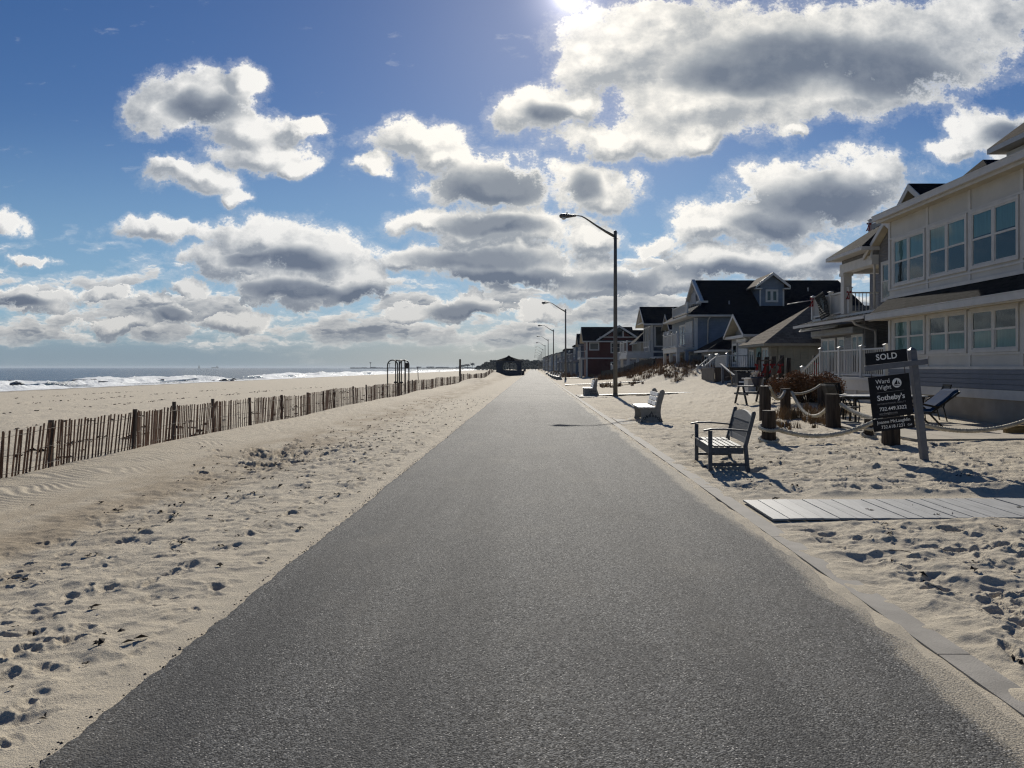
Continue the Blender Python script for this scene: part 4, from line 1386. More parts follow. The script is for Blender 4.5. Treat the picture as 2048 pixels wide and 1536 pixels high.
def window(root, face, c, a0, a1, z0, z1, cols=1, rail=True, w=.08, blind=None, trim='white', inner=.045, far=False, name='window'):
    f = MB()
    fb(f, face, c, a0, a1, z0, z0 + w, -.01, .055)
    fb(f, face, c, a0, a1, z1 - w, z1, -.01, .055)
    fb(f, face, c, a0, a0 + w, z0 + w, z1 - w, -.01, .050)
    fb(f, face, c, a1 - w, a1, z0 + w, z1 - w, -.01, .050)
    ia0, ia1, iz0, iz1 = a0 + w, a1 - w, z0 + w, z1 - w
    cw = (ia1 - ia0) / cols
    for i in range(1, cols):
        x = ia0 + cw * i
        fb(f, face, c, x - w * .6, x + w * .6, iz0, iz1, -.01, .046)
    fo = f.build(name, trim, root)
    zm = iz0 + (iz1 - iz0) * .5
    if far:
        p = MB(); fquad(p, face, c, ia0, ia1, iz0, iz1, .012); p.build('pane', 'glassfar', fo)
        if rail:
            s = MB(); fb(s, face, c, ia0, ia1, zm - .03, zm + .03, .013, .035); s.build('sash_rail', trim, fo)
        return fo
    s = MB()
    for i in range(cols):
        x0 = ia0 + cw * i + (w * .6 if i else 0)
        x1 = ia0 + cw * (i + 1) - (w * .6 if i < cols - 1 else 0)
        if rail:
            fb(s, face, c, x0, x1, zm - .028, zm + .028, .004, .042)
        for (q0, q1) in ((x0, x0 + inner), (x1 - inner, x1)):
            fb(s, face, c, q0, q1, iz0 + inner, (zm - .029) if rail else iz1 - inner, .004, .030)
            if rail:
                fb(s, face, c, q0, q1, zm + .029, iz1 - inner, .006, .038)
        fb(s, face, c, x0, x1, iz0, iz0 + inner, .004, .031)
        fb(s, face, c, x0, x1, iz1 - inner, iz1, .006, .039)
    s.build('sash', trim, fo)
    p = MB(); fquad(p, face, c, ia0, ia1, iz0, iz1, .024); p.build('pane', 'glass', fo)
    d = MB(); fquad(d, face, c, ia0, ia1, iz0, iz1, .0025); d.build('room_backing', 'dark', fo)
    if blind:
        b = MB()
        lo, hi, sx = blind[0], blind[1], blind[2] if len(blind) > 2 else .10
        for i in range(cols):
            x0, x1 = ia0 + cw * i + (w * .6 if i else 0), ia0 + cw * (i + 1) - (w * .6 if i < cols - 1 else 0)
            if face == '-x':
                fquad(b, face, c, x0, x1 - sx, iz0 + (iz1 - iz0) * lo, iz0 + (iz1 - iz0) * hi, .010)
            else:
                fquad(b, face, c, x0 + sx, x1, iz0 + (iz1 - iz0) * lo, iz0 + (iz1 - iz0) * hi, .010)
        b.build('blind', blind[3] if len(blind) > 3 else 'blind', fo)
    return fo
M['glassfar'] = plain('far_window_glass', (.03, .036, .042), .15, .6, 0, .3, .8)

def railing(root, pts, z0, z1, gap=.12, posts=None, mat='vinyl', postw=.12, rise=None, panel=False):
    """baluster railing along the polyline pts; z may change along it through rise=[dz per point]"""
    r_ = MB()
    rise = rise or [0] * len(pts)
    for (a, b, ra, rb) in zip(pts[:-1], pts[1:], rise[:-1], rise[1:]):
        A, B = Vector((a[0], a[1], 0)), Vector((b[0], b[1], 0))
        L = (B - A).length
        for zz, ww, hh in ((z1 - .03, .07, .06), (z0 + .10, .05, .06)):
            r_.bar((a[0], a[1], zz + ra), (b[0], b[1], zz + rb), ww, hh)
        n = max(1, int(L / gap))
        for i in range(n):
            f = (i + .5) / n
            p = A.lerp(B, f); dz = ra + (rb - ra) * f
            ww = gap * 1.02 if panel else .036
            r_.bar((p.x, p.y, z0 + .13 + dz), (p.x, p.y, z1 - .06 + dz), ww if abs(b[1] - a[1]) > abs(b[0] - a[0]) and panel else .024, ww if not (abs(b[1] - a[1]) > abs(b[0] - a[0])) and panel else .024, (1, 0, 0))
    ro = r_.build('railing', mat, root)
    for (px, py, dz) in (posts if posts is not None else [(p[0], p[1], q) for p, q in zip(pts, rise)]):
        m_ = MB(); m_.box(px - postw / 2, px + postw / 2, py - postw / 2, py + postw / 2, z0 - .02 + dz, z1 + .07 + dz)
        h = postw / 2 + .03
        m_.box(px - h, px + h, py - h, py + h, z1 + .072 + dz, z1 + .10 + dz)
        m_.add([(px - h, py - h, z1 + .10 + dz), (px + h, py - h, z1 + .10 + dz), (px + h, py + h, z1 + .10 + dz), (px - h, py + h, z1 + .10 + dz), (px, py, z1 + .15 + dz)], [(0, 1, 4), (1, 2, 4), (2, 3, 4), (3, 0, 4)])
        m_.build('railing_post', mat, root)
    return ro

def gable_x(root, x0, x1, y0, y1, ze, zr, mat, th=.16, ym=None, trim='white', trimw=.2, name='roof'):
    """gable roof, ridge along X"""
    ym = (y0 + y1) / 2 if ym is None else ym
    m_ = MB()
    vs = []
    for x in (x0, x1):
        vs += [(x, y0, ze), (x, ym, zr), (x, y1, ze), (x, y0, ze - th), (x, ym, zr - th), (x, y1, ze - th)]
    m_.add(vs, [(0, 1, 7, 6), (1, 2, 8, 7), (3, 9, 10, 4), (4, 10, 11, 5), (0, 6, 9, 3), (2, 5, 11, 8), (0, 3, 4, 1), (1, 4, 5, 2), (6, 7, 10, 9), (7, 8, 11, 10)])
    ro = m_.build(name, mat, root)
    ro.data.materials.append(M['soffit'])
    for i_ in (2, 3):
        ro.data.polygons[i_].material_index = 1
    if trim:
        t_ = MB()
        for sy, ye in ((-1, y0), (1, y1)):
            k_ = (zr - ze) / abs(ym - ye)
            t_.add([(x0 - d, y, z) for d in (.035, .002) for y, z in ((ye + sy * -.01, ze - .012), (ym, zr - .012), (ym, zr - trimw * 1.25), (ye - sy * trimw * .0, ze - trimw))],
                   [(0, 1, 2, 3), (7, 6, 5, 4), (0, 4, 5, 1), (1, 5, 6, 2), (2, 6, 7, 3), (3, 7, 4, 0)])
            t_.box(x0, x1, min(ye + sy * .002, ye + sy * .05), max(ye + sy * .002, ye + sy * .05), ze - th - .03, ze - .012)
        t_.build('fascia', trim, ro)
    return ro

def hip(root, x0, x1, y0, y1, ze, zr, inset, mat, th=.15, trim='white', axis='x', insetback=None, name='roof'):
    """hip roof; ridge along axis, ends pulled in by inset"""
    ib = inset if insetback is None else insetback
    m_ = MB()
    if axis == 'x':
        ym = (y0 + y1) / 2
        A, B = (x0 + inset, ym, zr), (x1 - ib, ym, zr)
        vs = [(x0, y0, ze), (x1, y0, ze), (x1, y1, ze), (x0, y1, ze), A, B]
        fs = [(0, 1, 5, 4), (1, 2, 5), (2, 3, 4, 5), (3, 0, 4)]
    else:
        xm = (x0 + x1) / 2
        A, B = (xm, y0 + inset, zr), (xm, y1 - ib, zr)
        vs = [(x0, y0, ze), (x1, y0, ze), (x1, y1, ze), (x0, y1, ze), A, B]
        fs = [(0, 1, 4), (1, 2, 5, 4), (2, 3, 5), (3, 0, 4, 5)]
    m_.add(vs, fs)
    ro = m_.build(name, mat, root)
    t_ = MB()
    t_.box(x0, x1, y0, y1, ze - th, ze - .003)
    t_.build('fascia', trim, ro)
    return ro

def wallbox(root, mat, x0, x1, y0, y1, z0, z1, name='wall'):
    m_ = MB(); m_.box(x0, x1, y0, y1, z0, z1)
    return m_.build(name, mat, root)
def gutter(root, pts, r=.055, name='gutter', mat='white'):
    m_ = MB(); m_.tube(pts, r, 8)
    return m_.build(name, mat, root)

# ---- 1: the white house at the right edge
def house_white():
    X = 12.4
    t = thing('beach_house', 'white panelled house with grey base and two window rows at the right edge', 'house', (X, 20, 0))
    wallbox(t, 'stucco', X + .03, 24, 8, 26.75, -.3, .80, 'foundation')
    m_ = MB(); m_.box(X - .02, 24, 7.98, 26.78, .80, 1.055); m_.build('base_trim', 'white', t)
    lap = MB()
    lap.box(X - .004, X + .2, 8, 26.745, 1.056, 1.60)
    for i in range(4):
        z0 = 1.056 + i * .136
        lap.box(X - .034, X - .0045, 8, 26.77, z0 + .017, z0 + .136)
    lap.build('lap_siding', 'lapgrey', t)
    wallbox(t, 'panel', X, 24, 8, 26.75, 1.61, 7.0)
    # trim boards: horizontal belts, then uprights between them
    tr = MB()
    belts = [(1.602, 1.68, .05), (2.0, 2.06, .03), (4.30, 4.36, .03), (6.06, 6.12, .035), (4.02, 4.12, .05)]
    for z0, z1, d in belts:
        tr.box(X - d, X - .001, 8, 26.78, z0, z1)
    for y in (26.66,):
        tr.box(X - .028, X - .001, y, 26.79, 2.062, 3.27); tr.box(X - .028, X - .001, y, 26.79, 4.362, 6.058); tr.box(X - .028, X - .001, y, 26.79, 6.122, 6.7); tr.box(X - .028, X - .001, y, 26.79, 1.682, 1.998)
    edges = [26.55]
    y = 26.42
    pairs = []
    for i in range(7):
        pairs.append((y - 2.16, y)); y -= 2.34
    for (a, b) in pairs:
        tr.box(X - .022, X - .001, a - .155, a - .025, 1.682, 1.998)
        tr.box(X - .022, X - .001, a - .155, a - .025, 6.122, 6.7)
        tr.box(X - .022, X - .001, a - .155, a - .025, 4.125, 4.298)
        tr.box(X - .026, X - .001, a - .155, a - .025, 2.062, 3.26); tr.box(X - .026, X - .001, a - .155, a - .025, 4.362, 6.058)
    tr.build('trim', 'white', t)
    kinds = ['blind', 'blind', 'blind', 'blind_dark', 'blind', 'blind', 'blind']
    for i, (a, b) in enumerate(pairs):
        window(t, '-x', X, a, b, 2.065, 3.30, 2, True, .085, (.0, .52 if i else .96, .09, 'blind'))
        window(t, '-x', X, a, b, 4.41, 6.05, 2, True, .085, (.52 if i != 2 else .55, 1.0, .03, kinds[i]))
    # soffit, gutter, eave
    m_ = MB(); m_.box(X - .36, X + .3, 8, 26.9, 6.69, 6.74); m_.build('soffit', 'soffit', t)
    m_ = MB(); m_.box(X - .40, X - .365, 8, 26.93, 6.66, 6.90)
    m_.prism([(X - .53, 6.74), (X - .53, 6.92), (X - .49, 6.92), (X - .49, 6.78), (X - .43, 6.74)], 'y', 8, 26.96)
    m_.prism([(X - .54, 6.90), (X - .54, 6.935), (X - .40, 6.935), (X - .40, 6.90)], 'y', 7.9, 26.97); m_.build('gutter', 'white', t)
    # low roof behind, then the hipped upper tower at the right
    m_ = MB(); m_.add([(X - .45, 8, 6.937), (X - .45, 26.96, 6.937), (X + 5, 26.96, 7.55), (X + 5, 8, 7.55)], [(0, 1, 2, 3)]); m_.build('roof', 'shg_dark_y', t)
    wallbox(t, 'panel', 14.1, 20, 10, 22.9, 7.0, 8.05)
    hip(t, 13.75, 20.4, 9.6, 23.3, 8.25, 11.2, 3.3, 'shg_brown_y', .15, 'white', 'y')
    # shingled apron roof between the storeys
    m_ = MB()
    m_.add([(X - .52, 7, 3.52), (X - .52, 27.25, 3.52), (X - .001, 26.8, 4.06), (X - .001, 7, 4.06), (X + .6, 27.25, 3.52), (X + .6, 26.8, 4.06)], [(1, 0, 3, 2), (4, 1, 2, 5)])
    ap = m_.build('apron_roof', 'shg_dark_y', t)
    m_ = MB()
    m_.box(X - .46, X - .03, 7, 27.2, 3.30, 3.34)
    m_.build('soffit', 'soffit', ap)
    m_ = MB()
    m_.prism([(X - .64, 3.31), (X - .64, 3.49), (X - .60, 3.49), (X - .60, 3.36), (X - .53, 3.31)], 'y', 7, 27.34)
    m_.box(X - .515, X - .48, 7, 27.23, 3.28, 3.515)
    m_.prism([(X - .65, 3.495), (X - .65, 3.525), (X - .525, 3.525), (X - .525, 3.495)], 'y', 7, 27.35)
    m_.box(X - .64, X + .5, 27.26, 27.34, 3.31, 3.49)
    m_.build('gutter', 'white', ap)
house_white()

# ---- 2: grey house with porch, balcony and white deck railing
def house_grey():
    t = thing('beach_house', 'grey gabled house with upper porch and white railed deck next to the white house', 'house', (14, 31, .2))
    g = gz(12.4, 30)
    # deck
    m_ = MB(); m_.box(12.3, 15, 26.95, 33.2, 1.16, 1.27); m_.build('deck', 'vinyl', t)
    m_ = MB(); m_.box(12.36, 12.42, 26.95, 33.15, .78, 1.155)
    for i in range(6):
        y = 26.97 + i * 1.22
        m_.box(12.34, 12.44, y, y + .1, g - .2, .779)
    m_.box(12.36, 12.42, 26.95, 33.15, g - .05, g + .10)
    m_.box(12.3, 15, 33.1, 33.16, g - .1, 1.155)
    m_.build('deck_skirt', 'vinyl', t)
    la = MB()
    for i in range(64):
        y = 26.97 + i * .098
        la.bar((12.405, y, g + .1), (12.405, y + .55, .78), .03, .01, (1, 0, 0))
        la.bar((12.415, y + .55, g + .1), (12.415, y, .78), .03, .01, (1, 0, 0))
    la.build('lattice', 'vinyl', t)
    railing(t, [(12.4, 33.1), (12.4, 26.98), (13.1, 26.98)], 1.27, 2.36, .150, [(12.4, 33.1, 0), (12.4, 31.05, 0), (12.4, 29.0, 0), (12.4, 27.0, 0)], 'vinyl', .14)
    railing(t, [(12.4, 33.2), (12.15, 34.5)], 1.27, 2.30, .14, [(12.12, 34.6, -.72)], 'vinyl', .12, [0, -.72])
    m_ = MB()
    for i in range(4):
        m_.box(12.35, 14.0, 33.22 + i * .32, 33.22 + i * .32 + .31, 1.06 - i * .2 - .05, 1.06 - i * .2)
    m_.build('steps', 'vinyl', t)
    # main volumes
    wallbox(t, 'sid_grey', 14.0, 22, 32.4, 37.4, .2, 3.62)
    wallbox(t, 'sid_dark', 15.0, 22, 27.6, 32.39, .2, 3.9)
    wallbox(t, 'sid_grey', 13.62, 22, 27.4, 30.3, 3.9, 6.4)
    wallbox(t, 'sid_grey', 16.2, 22, 30.31, 37, 3.9, 6.4)
    wallbox(t, 'stucco', 14.3, 15.0, 30.05, 30.28, 3.9, 5.8) if False else None
    # lower front: sliding windows under a white awning box
    window(t, '-x', 14.0, 35.55, 37.25, 1.35, 3.02, 2, False, .07)
    window(t, '-x', 14.0, 34.45, 35.25, 1.35, 3.02, 1, False, .07, None, 'white', .045, False, 'door')
    m_ = MB(); m_.box(13.955, 13.999, 33.75, 34.40, 1.30, 2.98); m_.build('door_panel', 'sid_white', t)
    window(t, '-x', 14.0, 32.55, 33.72, 1.35, 3.08, 2, False, .07)
    m_ = MB(); m_.box(13.55, 13.99, 32.6, 37.5, 3.12, 3.38); m_.build('awning_box', 'sid_white', t)
    window(t, '-x', 15.0, 29.5, 30.7, 1.3, 3.2, 1, False, .14, None, 'white', .05, False, 'door')
    # skirt roof with awning bars
    m_ = MB(); m_.add([(12.95, 27.4, 3.66), (12.95, 38.0, 3.66), (14.6, 38.0, 4.12), (14.6, 27.4, 4.12), (12.95, 27.4, 3.58), (12.95, 38.0, 3.58), (14.6, 38, 4.0), (14.6, 27.4, 4.0)],
                       [(1, 0, 3, 2), (4, 5, 6, 7), (0, 1, 5, 4), (1, 2, 6, 5), (3, 0, 4, 7)])
    m_.build('porch_roof', 'metal_dark', t)
    m_ = MB()
    for i in range(26):
        y = 27.6 + i * .4
        m_.bar((12.95, y, 3.685), (14.6, y, 4.145), .035, .035)
    m_.build('roof_seam', 'metal_dark', t)
    m_ = MB(); m_.box(12.86, 12.945, 27.3, 38.05, 3.56, 3.68); m_.build('gutter', 'white', t)
    m_ = MB(); m_.tube([(13.2, 33.4, 3.50), (13.2, 37.8, 3.50)], .06, 8); m_.tube([(13.1, 33.4, 3.42), (13.1, 37.8, 3.42)], .035, 8); m_.build('awning_roller', 'sid_white', t)
    m_ = MB(); m_.tube([(12.95, 31.2, 3.6), (13.1, 31.25, 3.42), (14.2, 31.9, 3.2), (14.4, 32.3, 3.05), (14.4, 32.3, 1.3)], .06, 8); m_.build('downspout', 'white', t)
    # upper balcony rail and porch
    railing(t, [(13.55, 37.2), (13.55, 32.9)], 3.98, 4.98, .13, [(13.55, 37.2, 0), (13.55, 35.0, 0), (13.55, 32.9, 0)], 'vinyl', .15)
    m_ = MB(); m_.box(13.58, 13.61, 33.0, 37.15, 4.08, 4.86); m_.build('privacy_panel', 'vinyl', t)
    railing(t, [(13.62, 33.4), (16.1, 33.4)], 3.98, 4.93, .15, [], 'vinyl', .12)
    m_ = MB(); m_.box(13.55, 16.3, 30.4, 37.3, 3.86, 3.96); m_.build('balcony', 'vinyl', t)
    m_ = MB(); m_.box(13.38, 13.72, 33.1, 33.44, 3.96, 5.72); m_.box(13.33, 13.77, 33.05, 33.49, 5.60, 5.72); m_.build('column', 'white', t)
    m_ = MB(); m_.box(13.36, 13.74, 30.31, 33.5, 5.722, 6.1); m_.box(13.74, 16.2, 33.1, 33.48, 5.722, 6.1); m_.build('beam', 'white', t)
    m_ = MB(); m_.box(13.72, 16.2, 30.31, 33.09, 5.90, 5.96); m_.build('ceiling_panel', 'soffit', t)
    m_ = MB(); m_.box(13.42, 13.7, 30.31, 33.4, 6.102, 6.38); m_.build('wall', 'sid_grey', t)
    wallbox(t, 'sid_dark', 14.35, 16.2, 30.3, 30.6, 3.96, 5.9)
    window(t, '-x', 13.62, 27.9, 30.0, 4.2, 5.75, 2, True, .10)
    m_ = MB(); m_.tube([(13.4, 30.35, 6.35), (13.35, 30.4, 5.95), (13.5, 30.42, 5.8), (13.5, 30.42, 4.0)], .05, 8); m_.build('downspout', 'white', t)
    # hipped porch roof, gable with round window, main roofs behind
    hip(t, 12.9, 18.0, 30.2, 33.9, 6.42, 8.0, 2.2, 'shg_dark_y', .14, 'white', 'x')
    m_ = MB(); m_.prism([(27.5, 6.4), (30.5, 6.4), (29.05, 7.1)], 'x', 13.6, 16); m_.build('gable_wall', 'sid_grey', t)
    gable_x(t, 13.28, 17.5, 27.2, 30.9, 6.12, 7.25, 'shg_black', .12, 29.05, 'white', .17)
    rw = MB()
    n = 24
    for i in range(n):
        a, b = 2 * PI * i / n, 2 * PI * (i + 1) / n
        vs = []
        for ang in (a, b):
            for r_ in (.26, .36):
                for dd in (.01, .06):
                    vs.append((13.6 - dd, 28.95 + math.cos(ang) * r_, 6.55 + math.sin(ang) * r_))
        rw.add(vs, [(1, 3, 7, 5), (0, 4, 6, 2), (3, 2, 6, 7), (1, 5, 4, 0)])
    rw.box(13.55, 13.589, 28.69, 29.21, 6.53, 6.57); rw.box(13.55, 13.589, 28.93, 28.97, 6.29, 6.53); rw.box(13.55, 13.589, 28.93, 28.97, 6.57, 6.81)
    rwo = rw.build('round_window', 'white', t)
    pn = MB()
    pn.add([(13.592, 28.95, 6.55)] + [(13.592, 28.95 + math.cos(2 * PI * i / n) * .265, 6.55 + math.sin(2 * PI * i / n) * .265) for i in range(n)], [(0, 1 + (i + 1) % n, 1 + i) for i in range(n)])
    pn.build('pane', 'glassfar', rwo)
    wallbox(t, 'sid_grey', 16, 24, 27.6, 34, 6.4, 7.3)
    m_ = MB(); m_.prism([(28.0, 7.3), (33.0, 7.3), (30.5, 8.8)], 'x', 15.3, 24); m_.build('gable_wall', 'sid_grey', t)
    gable_x(t, 14.9, 24, 27.7, 33.3, 7.0, 8.95, 'shg_black', .14, 30.5, 'white', .22)
    hip(t, 16.0, 25, 26.4, 32.4, 8.0, 9.6, 1.2, 'shg_black', .12, 'shg_black', 'x')
    railing(t, [(14.6, 33.3), (14.6, 31.6)], 6.95, 7.95, .10, None, 'vinyl', .12)
    m_ = MB(); m_.box(14.63, 14.66, 31.65, 33.25, 7.05, 7.84); m_.build('privacy_panel', 'vinyl', t)
house_grey()
def ribbon(label, x, y, z, s=1.0):
    m_ = MB()
    for sg in (-1, 1):
        m_.add([(x, y, z), (x + sg * .10 * s, y - .02, z + .07 * s), (x + sg * .13 * s, y - .03, z - .01 * s), (x + sg * .09 * s, y - .02, z - .05 * s)], [(0, 1, 2, 3)])
        m_.add([(x + .02 * s, y - .01, z), (x - .03 * s, y - .02, z), (x + (sg * .035 - .06) * s, y - .05, z - .2 * s), (x + (sg * .05 - .12) * s, y - .03, z - .36 * s), (x + (sg * .05 - .02) * s, y - .03, z - .33 * s)], [(0, 1, 2, 3, 4)])
    m_.blob((x, y - .02, z), .035 * s, 1, .1)
    o = m_.build('red_ribbon', 'red')
    tag(o, label, 'ribbon', 'red ribbon bows on posts and rails')
ribbon('red ribbon bow on the upper balcony corner post', 13.45, 32.75, 4.86, .9)
ribbon('red ribbon bow at the far end of the upper balcony, by the flag', 13.45, 37.0, 4.95, 1.1)
ribbon('red ribbon bow on the rooftop railing, its left post', 14.5, 33.2, 7.85, .9)
ribbon('red ribbon bow on the rooftop railing, next to the gable', 14.5, 31.55, 7.9, .9)
# flag on its pole
t = thing('garden_flag', 'black flag with a dim pale figure hanging from the grey house balcony', 'flag', (13.4, 36.4, 4.9))
fl = MB()
for i in range(10):
    for j in range(8):
        def P_(a, b):
            f, g_ = a / 10, b / 8
            return (13.25 + .05 * math.sin(f * 5) + f * .10, 36.25 - g_ * 1.95 * .55 - f * .75, 4.95 - f * 1.12 + g_ * .16)
        fl.add([P_(i, j), P_(i, j + 1), P_(i + 1, j + 1), P_(i + 1, j)], [(0, 1, 2, 3)], True)
fo = fl.build('cloth', 'flagcloth', t)
so2 = fo.modifiers.new('thick', 'SOLIDIFY'); so2.thickness = .008
fg = MB()
for (a, b, r_) in ((2.2, 4.2, .09), (3.6, 4.3, .13), (4.9, 4.3, .12), (6.2, 4.4, .08), (7.3, 4.4, .06), (3.3, 2.5, .06), (3.2, 5.9, .06)):
    f, g_ = a / 10, b / 8
    c = (13.25 + .05 * math.sin(f * 5) + f * .10 - .02, 36.25 - g_ * 1.95 * .55 - f * .75, 4.95 - f * 1.12 + g_ * .16)
    fg.blob(c, (.006, r_, r_ * 1.1), 1, .15)
fg.build('print', 'flagfigure', fo)
m_ = MB(); m_.tube([(13.5, 36.9, 4.9), (12.6, 38.1, 4.78)], .022, 7); m_.tube([(13.5, 36.9, 4.9), (13.25, 35.2, 5.12)], .016, 6); m_.build('pole', 'sid_white', t)

# ---- 3: pilings with red ribbons, plank deck and low wall before the cottages
for i, (px, h, lab) in enumerate(((1517, 1.14, 'leftmost of the tall dark pilings tied with red ribbons'), (1533, 1.16, 'second tall piling from the left, ribbon on its left side'), (1547, 1.18, 'third tall piling from the left, behind the handrail post'),
                                  (1563, 1.22, 'tall piling with a ribbon on its left, left of the plain one'), (1577, 1.12, 'plain tall piling without a ribbon beside the beige cottage wall'), (1631, 1.2, 'tall piling with a large red bow beside the white deck stairs'))):
    Y = 38.0 + (.0, .3, .2, -.3, .8, -1.5)[i]
    x = (px - 1066) / 1538 * Y
    m_ = MB(); m_.tube([(x, Y, .4), (x, Y, 1.0 + h * .5), (x, Y, 1.02 + h)], [.135, .13, .12], 12)
    tag(m_.build('piling', 'postwood'), lab, 'post', 'tall dark pilings in front of the cottages')
    if i != 4:
        ribbon(('red ribbon on the leftmost tall piling', 'red ribbon hanging on the second tall piling', 'red ribbon hanging by the handrail post', 'red ribbon on the piling left of the plain one', '', 'large red bow on the piling by the white stairs')[i],
               x - .1 + (.1 if i == 5 else 0), Y - .15, 1.78 + (.05 if i == 5 else 0), 1.2 if i != 5 else 1.5)
m_ = MB(); m_.box(10.7, 14.0, 38.3, 39.0, .2, 1.06); m_.box(10.6, 14.1, 38.2, 39.1, 1.062, 1.12)
tag(m_.build('low_wall', 'white'), 'low white wall at the foot of the tall pilings', 'wall')
t = thing('plank_deck', 'raised plank deck with brown boards in front of the small cottages', 'deck', (12, 48, .3))
m_ = MB(); m_.box(10.95, 11.0, 46.6, 50.0, .2, 1.60); m_.build('side_boards', 'board_grey', t)
m_ = MB(); m_.box(11.001, 20, 46.5, 46.56, .2, 1.62); m_.build('front_boards', 'board_brown', t)
m_ = MB(); m_.box(10.9, 20, 46.4, 50.05, 1.62, 1.67); m_.build('cap_rail', 'greywood', t)
m_ = MB()
for (px, z0, z1) in ((1448, 1.9, -.2),):
    pass
m_.bar((11.15, 45.2, .3), (11.15, 45.2, 1.7), .13, .13); m_.bar((11.3, 43.6, .3), (11.3, 43.6, 1.1), .13, .13); m_.bar((11.12, 45.6, 1.85), (11.32, 43.3, 1.2), .12, .07)
m_.build('handrail', 'signwood', t)
st_ = MB()
for i in range(3):
    st_.box(11.4, 14.2, 45.2 - i * .45, 45.64 - i * .45, 1.05 - i * .33, 1.11 - i * .33)
st_.build('steps', 'board_brown', t)
t = thing('storage_box', 'dark blue plastic box with two white labels beside the handrail', 'box', (12.3, 43.8, .35))
m_ = MB(); m_.box(11.55, 13.6, 43.4, 44.2, .35, 1.38); m_.build('body', 'plasticdark', t)
m_ = MB(); m_.box(11.5, 13.65, 43.35, 44.25, 1.382, 1.47); m_.build('lid', 'plasticdark', t)
m_ = MB(); m_.box(11.62, 11.92, 43.385, 43.399, .78, .88); m_.box(12.1, 12.4, 43.385, 43.399, .80, .90); m_.build('sticker', 'letter', t)
t = thing('push_broom', 'push broom standing upright beside the handrail', 'broom', (11.25, 43.0, gz(11.25, 43)))
m_ = MB(); m_.tube([(11.15, 43.0, gz(11, 43) + .14), (10.98, 43.15, gz(11, 43) + 1.25)], .018, 6); m_.build('handle', 'yellow', t)
m_ = MB(); m_.box(10.85, 11.45, 42.92, 43.08, gz(11, 43) + .02, gz(11, 43) + .14); m_.build('brush', 'stucco', t)
t = thing('wooden_gatepost', 'weathered gate posts with a thin cross bar between pilings and bush', 'posts', (11.2, 34.5, .5)) if False else None
m_ = MB(); m_.bar((10.95, 35.0, .3), (10.95, 35.0, 1.62), .17, .17); m_.bar((10.4, 35.3, 1.0), (10.4, 35.3, 1.95), .07, .07); m_.bar((10.35, 35.3, 1.96), (10.95, 35.1, 1.98), .06, .06); m_.bar((10.95, 35.0, 1.6), (11.6, 35.6, 2.2), .05, .05)
tag(m_.build('gate_frame', 'fencepost'), 'weathered wooden gate frame between the ribbon pilings and the bush', 'gate')

# ---- 4: beige cottage
def cottage_beige():
    t = thing('cottage', 'low beige cottage with brown shingle hip roof', 'cottage', (13.5, 45, .8))
    z0 = .5
    wallbox(t, 'sid_beige', 13.5, 24, 43.7, 48.2, z0, 3.0)
    m_ = MB(); m_.box(13.9, 16.0, 43.62, 43.699, 1.35, 2.95); m_.build('wall_boards', 'board_beige', t)
    m_ = MB(); m_.box(16.25, 18.6, 43.60, 43.699, 1.4, 3.2); m_.build('shutter_boards', 'board_beige', t)
    wallbox(t, 'sid_beige', 16.1, 24, 43.69, 46, 3.0, 3.4)
    m_ = MB(); m_.box(16.2, 18.7, 43.56, 43.699, 3.205, 3.35); m_.build('shutter_trim', 'white', t)
    hip(t, 13.0, 25, 43.3, 48.7, 3.02, 5.35, 3.6, 'shg_brown', .16, 'sid_beige', 'x', 1)
    m_ = MB(); m_.add([(15.6, 43.0, 3.42), (25, 43.0, 3.42), (25, 46, 5.36), (18.2, 46, 5.36), (15.6, 43.0, 3.30), (25, 43, 3.30)], [(0, 1, 2, 3), (4, 5, 1, 0), (0, 3, 4)]); m_.build('roof', 'shg_brown', t)
    m_ = MB(); m_.box(15.6, 25, 42.94, 42.999, 3.27, 3.43); m_.build('fascia', 'soffit', t)
    window(t, '-x', 13.5, 46.9, 47.85, 1.3, 2.75, 2, False, .08)
    window(t, '-x', 13.5, 44.0, 45.2, 1.3, 2.8, 2, False, .08)
    m_ = MB(); m_.box(13.45, 13.499, 45.5, 46.3, 1.2, 2.85); dd = m_.build('door', 'blind', t)
    m_ = MB()
    for i in range(14):
        a = 2 * PI * i / 14
        m_.blob((13.43, 45.65 + math.cos(a) * .2, 2.35 + math.sin(a) * .2), .065, 0, .3)
    m_.build('wreath', 'pine', dd)
cottage_beige()
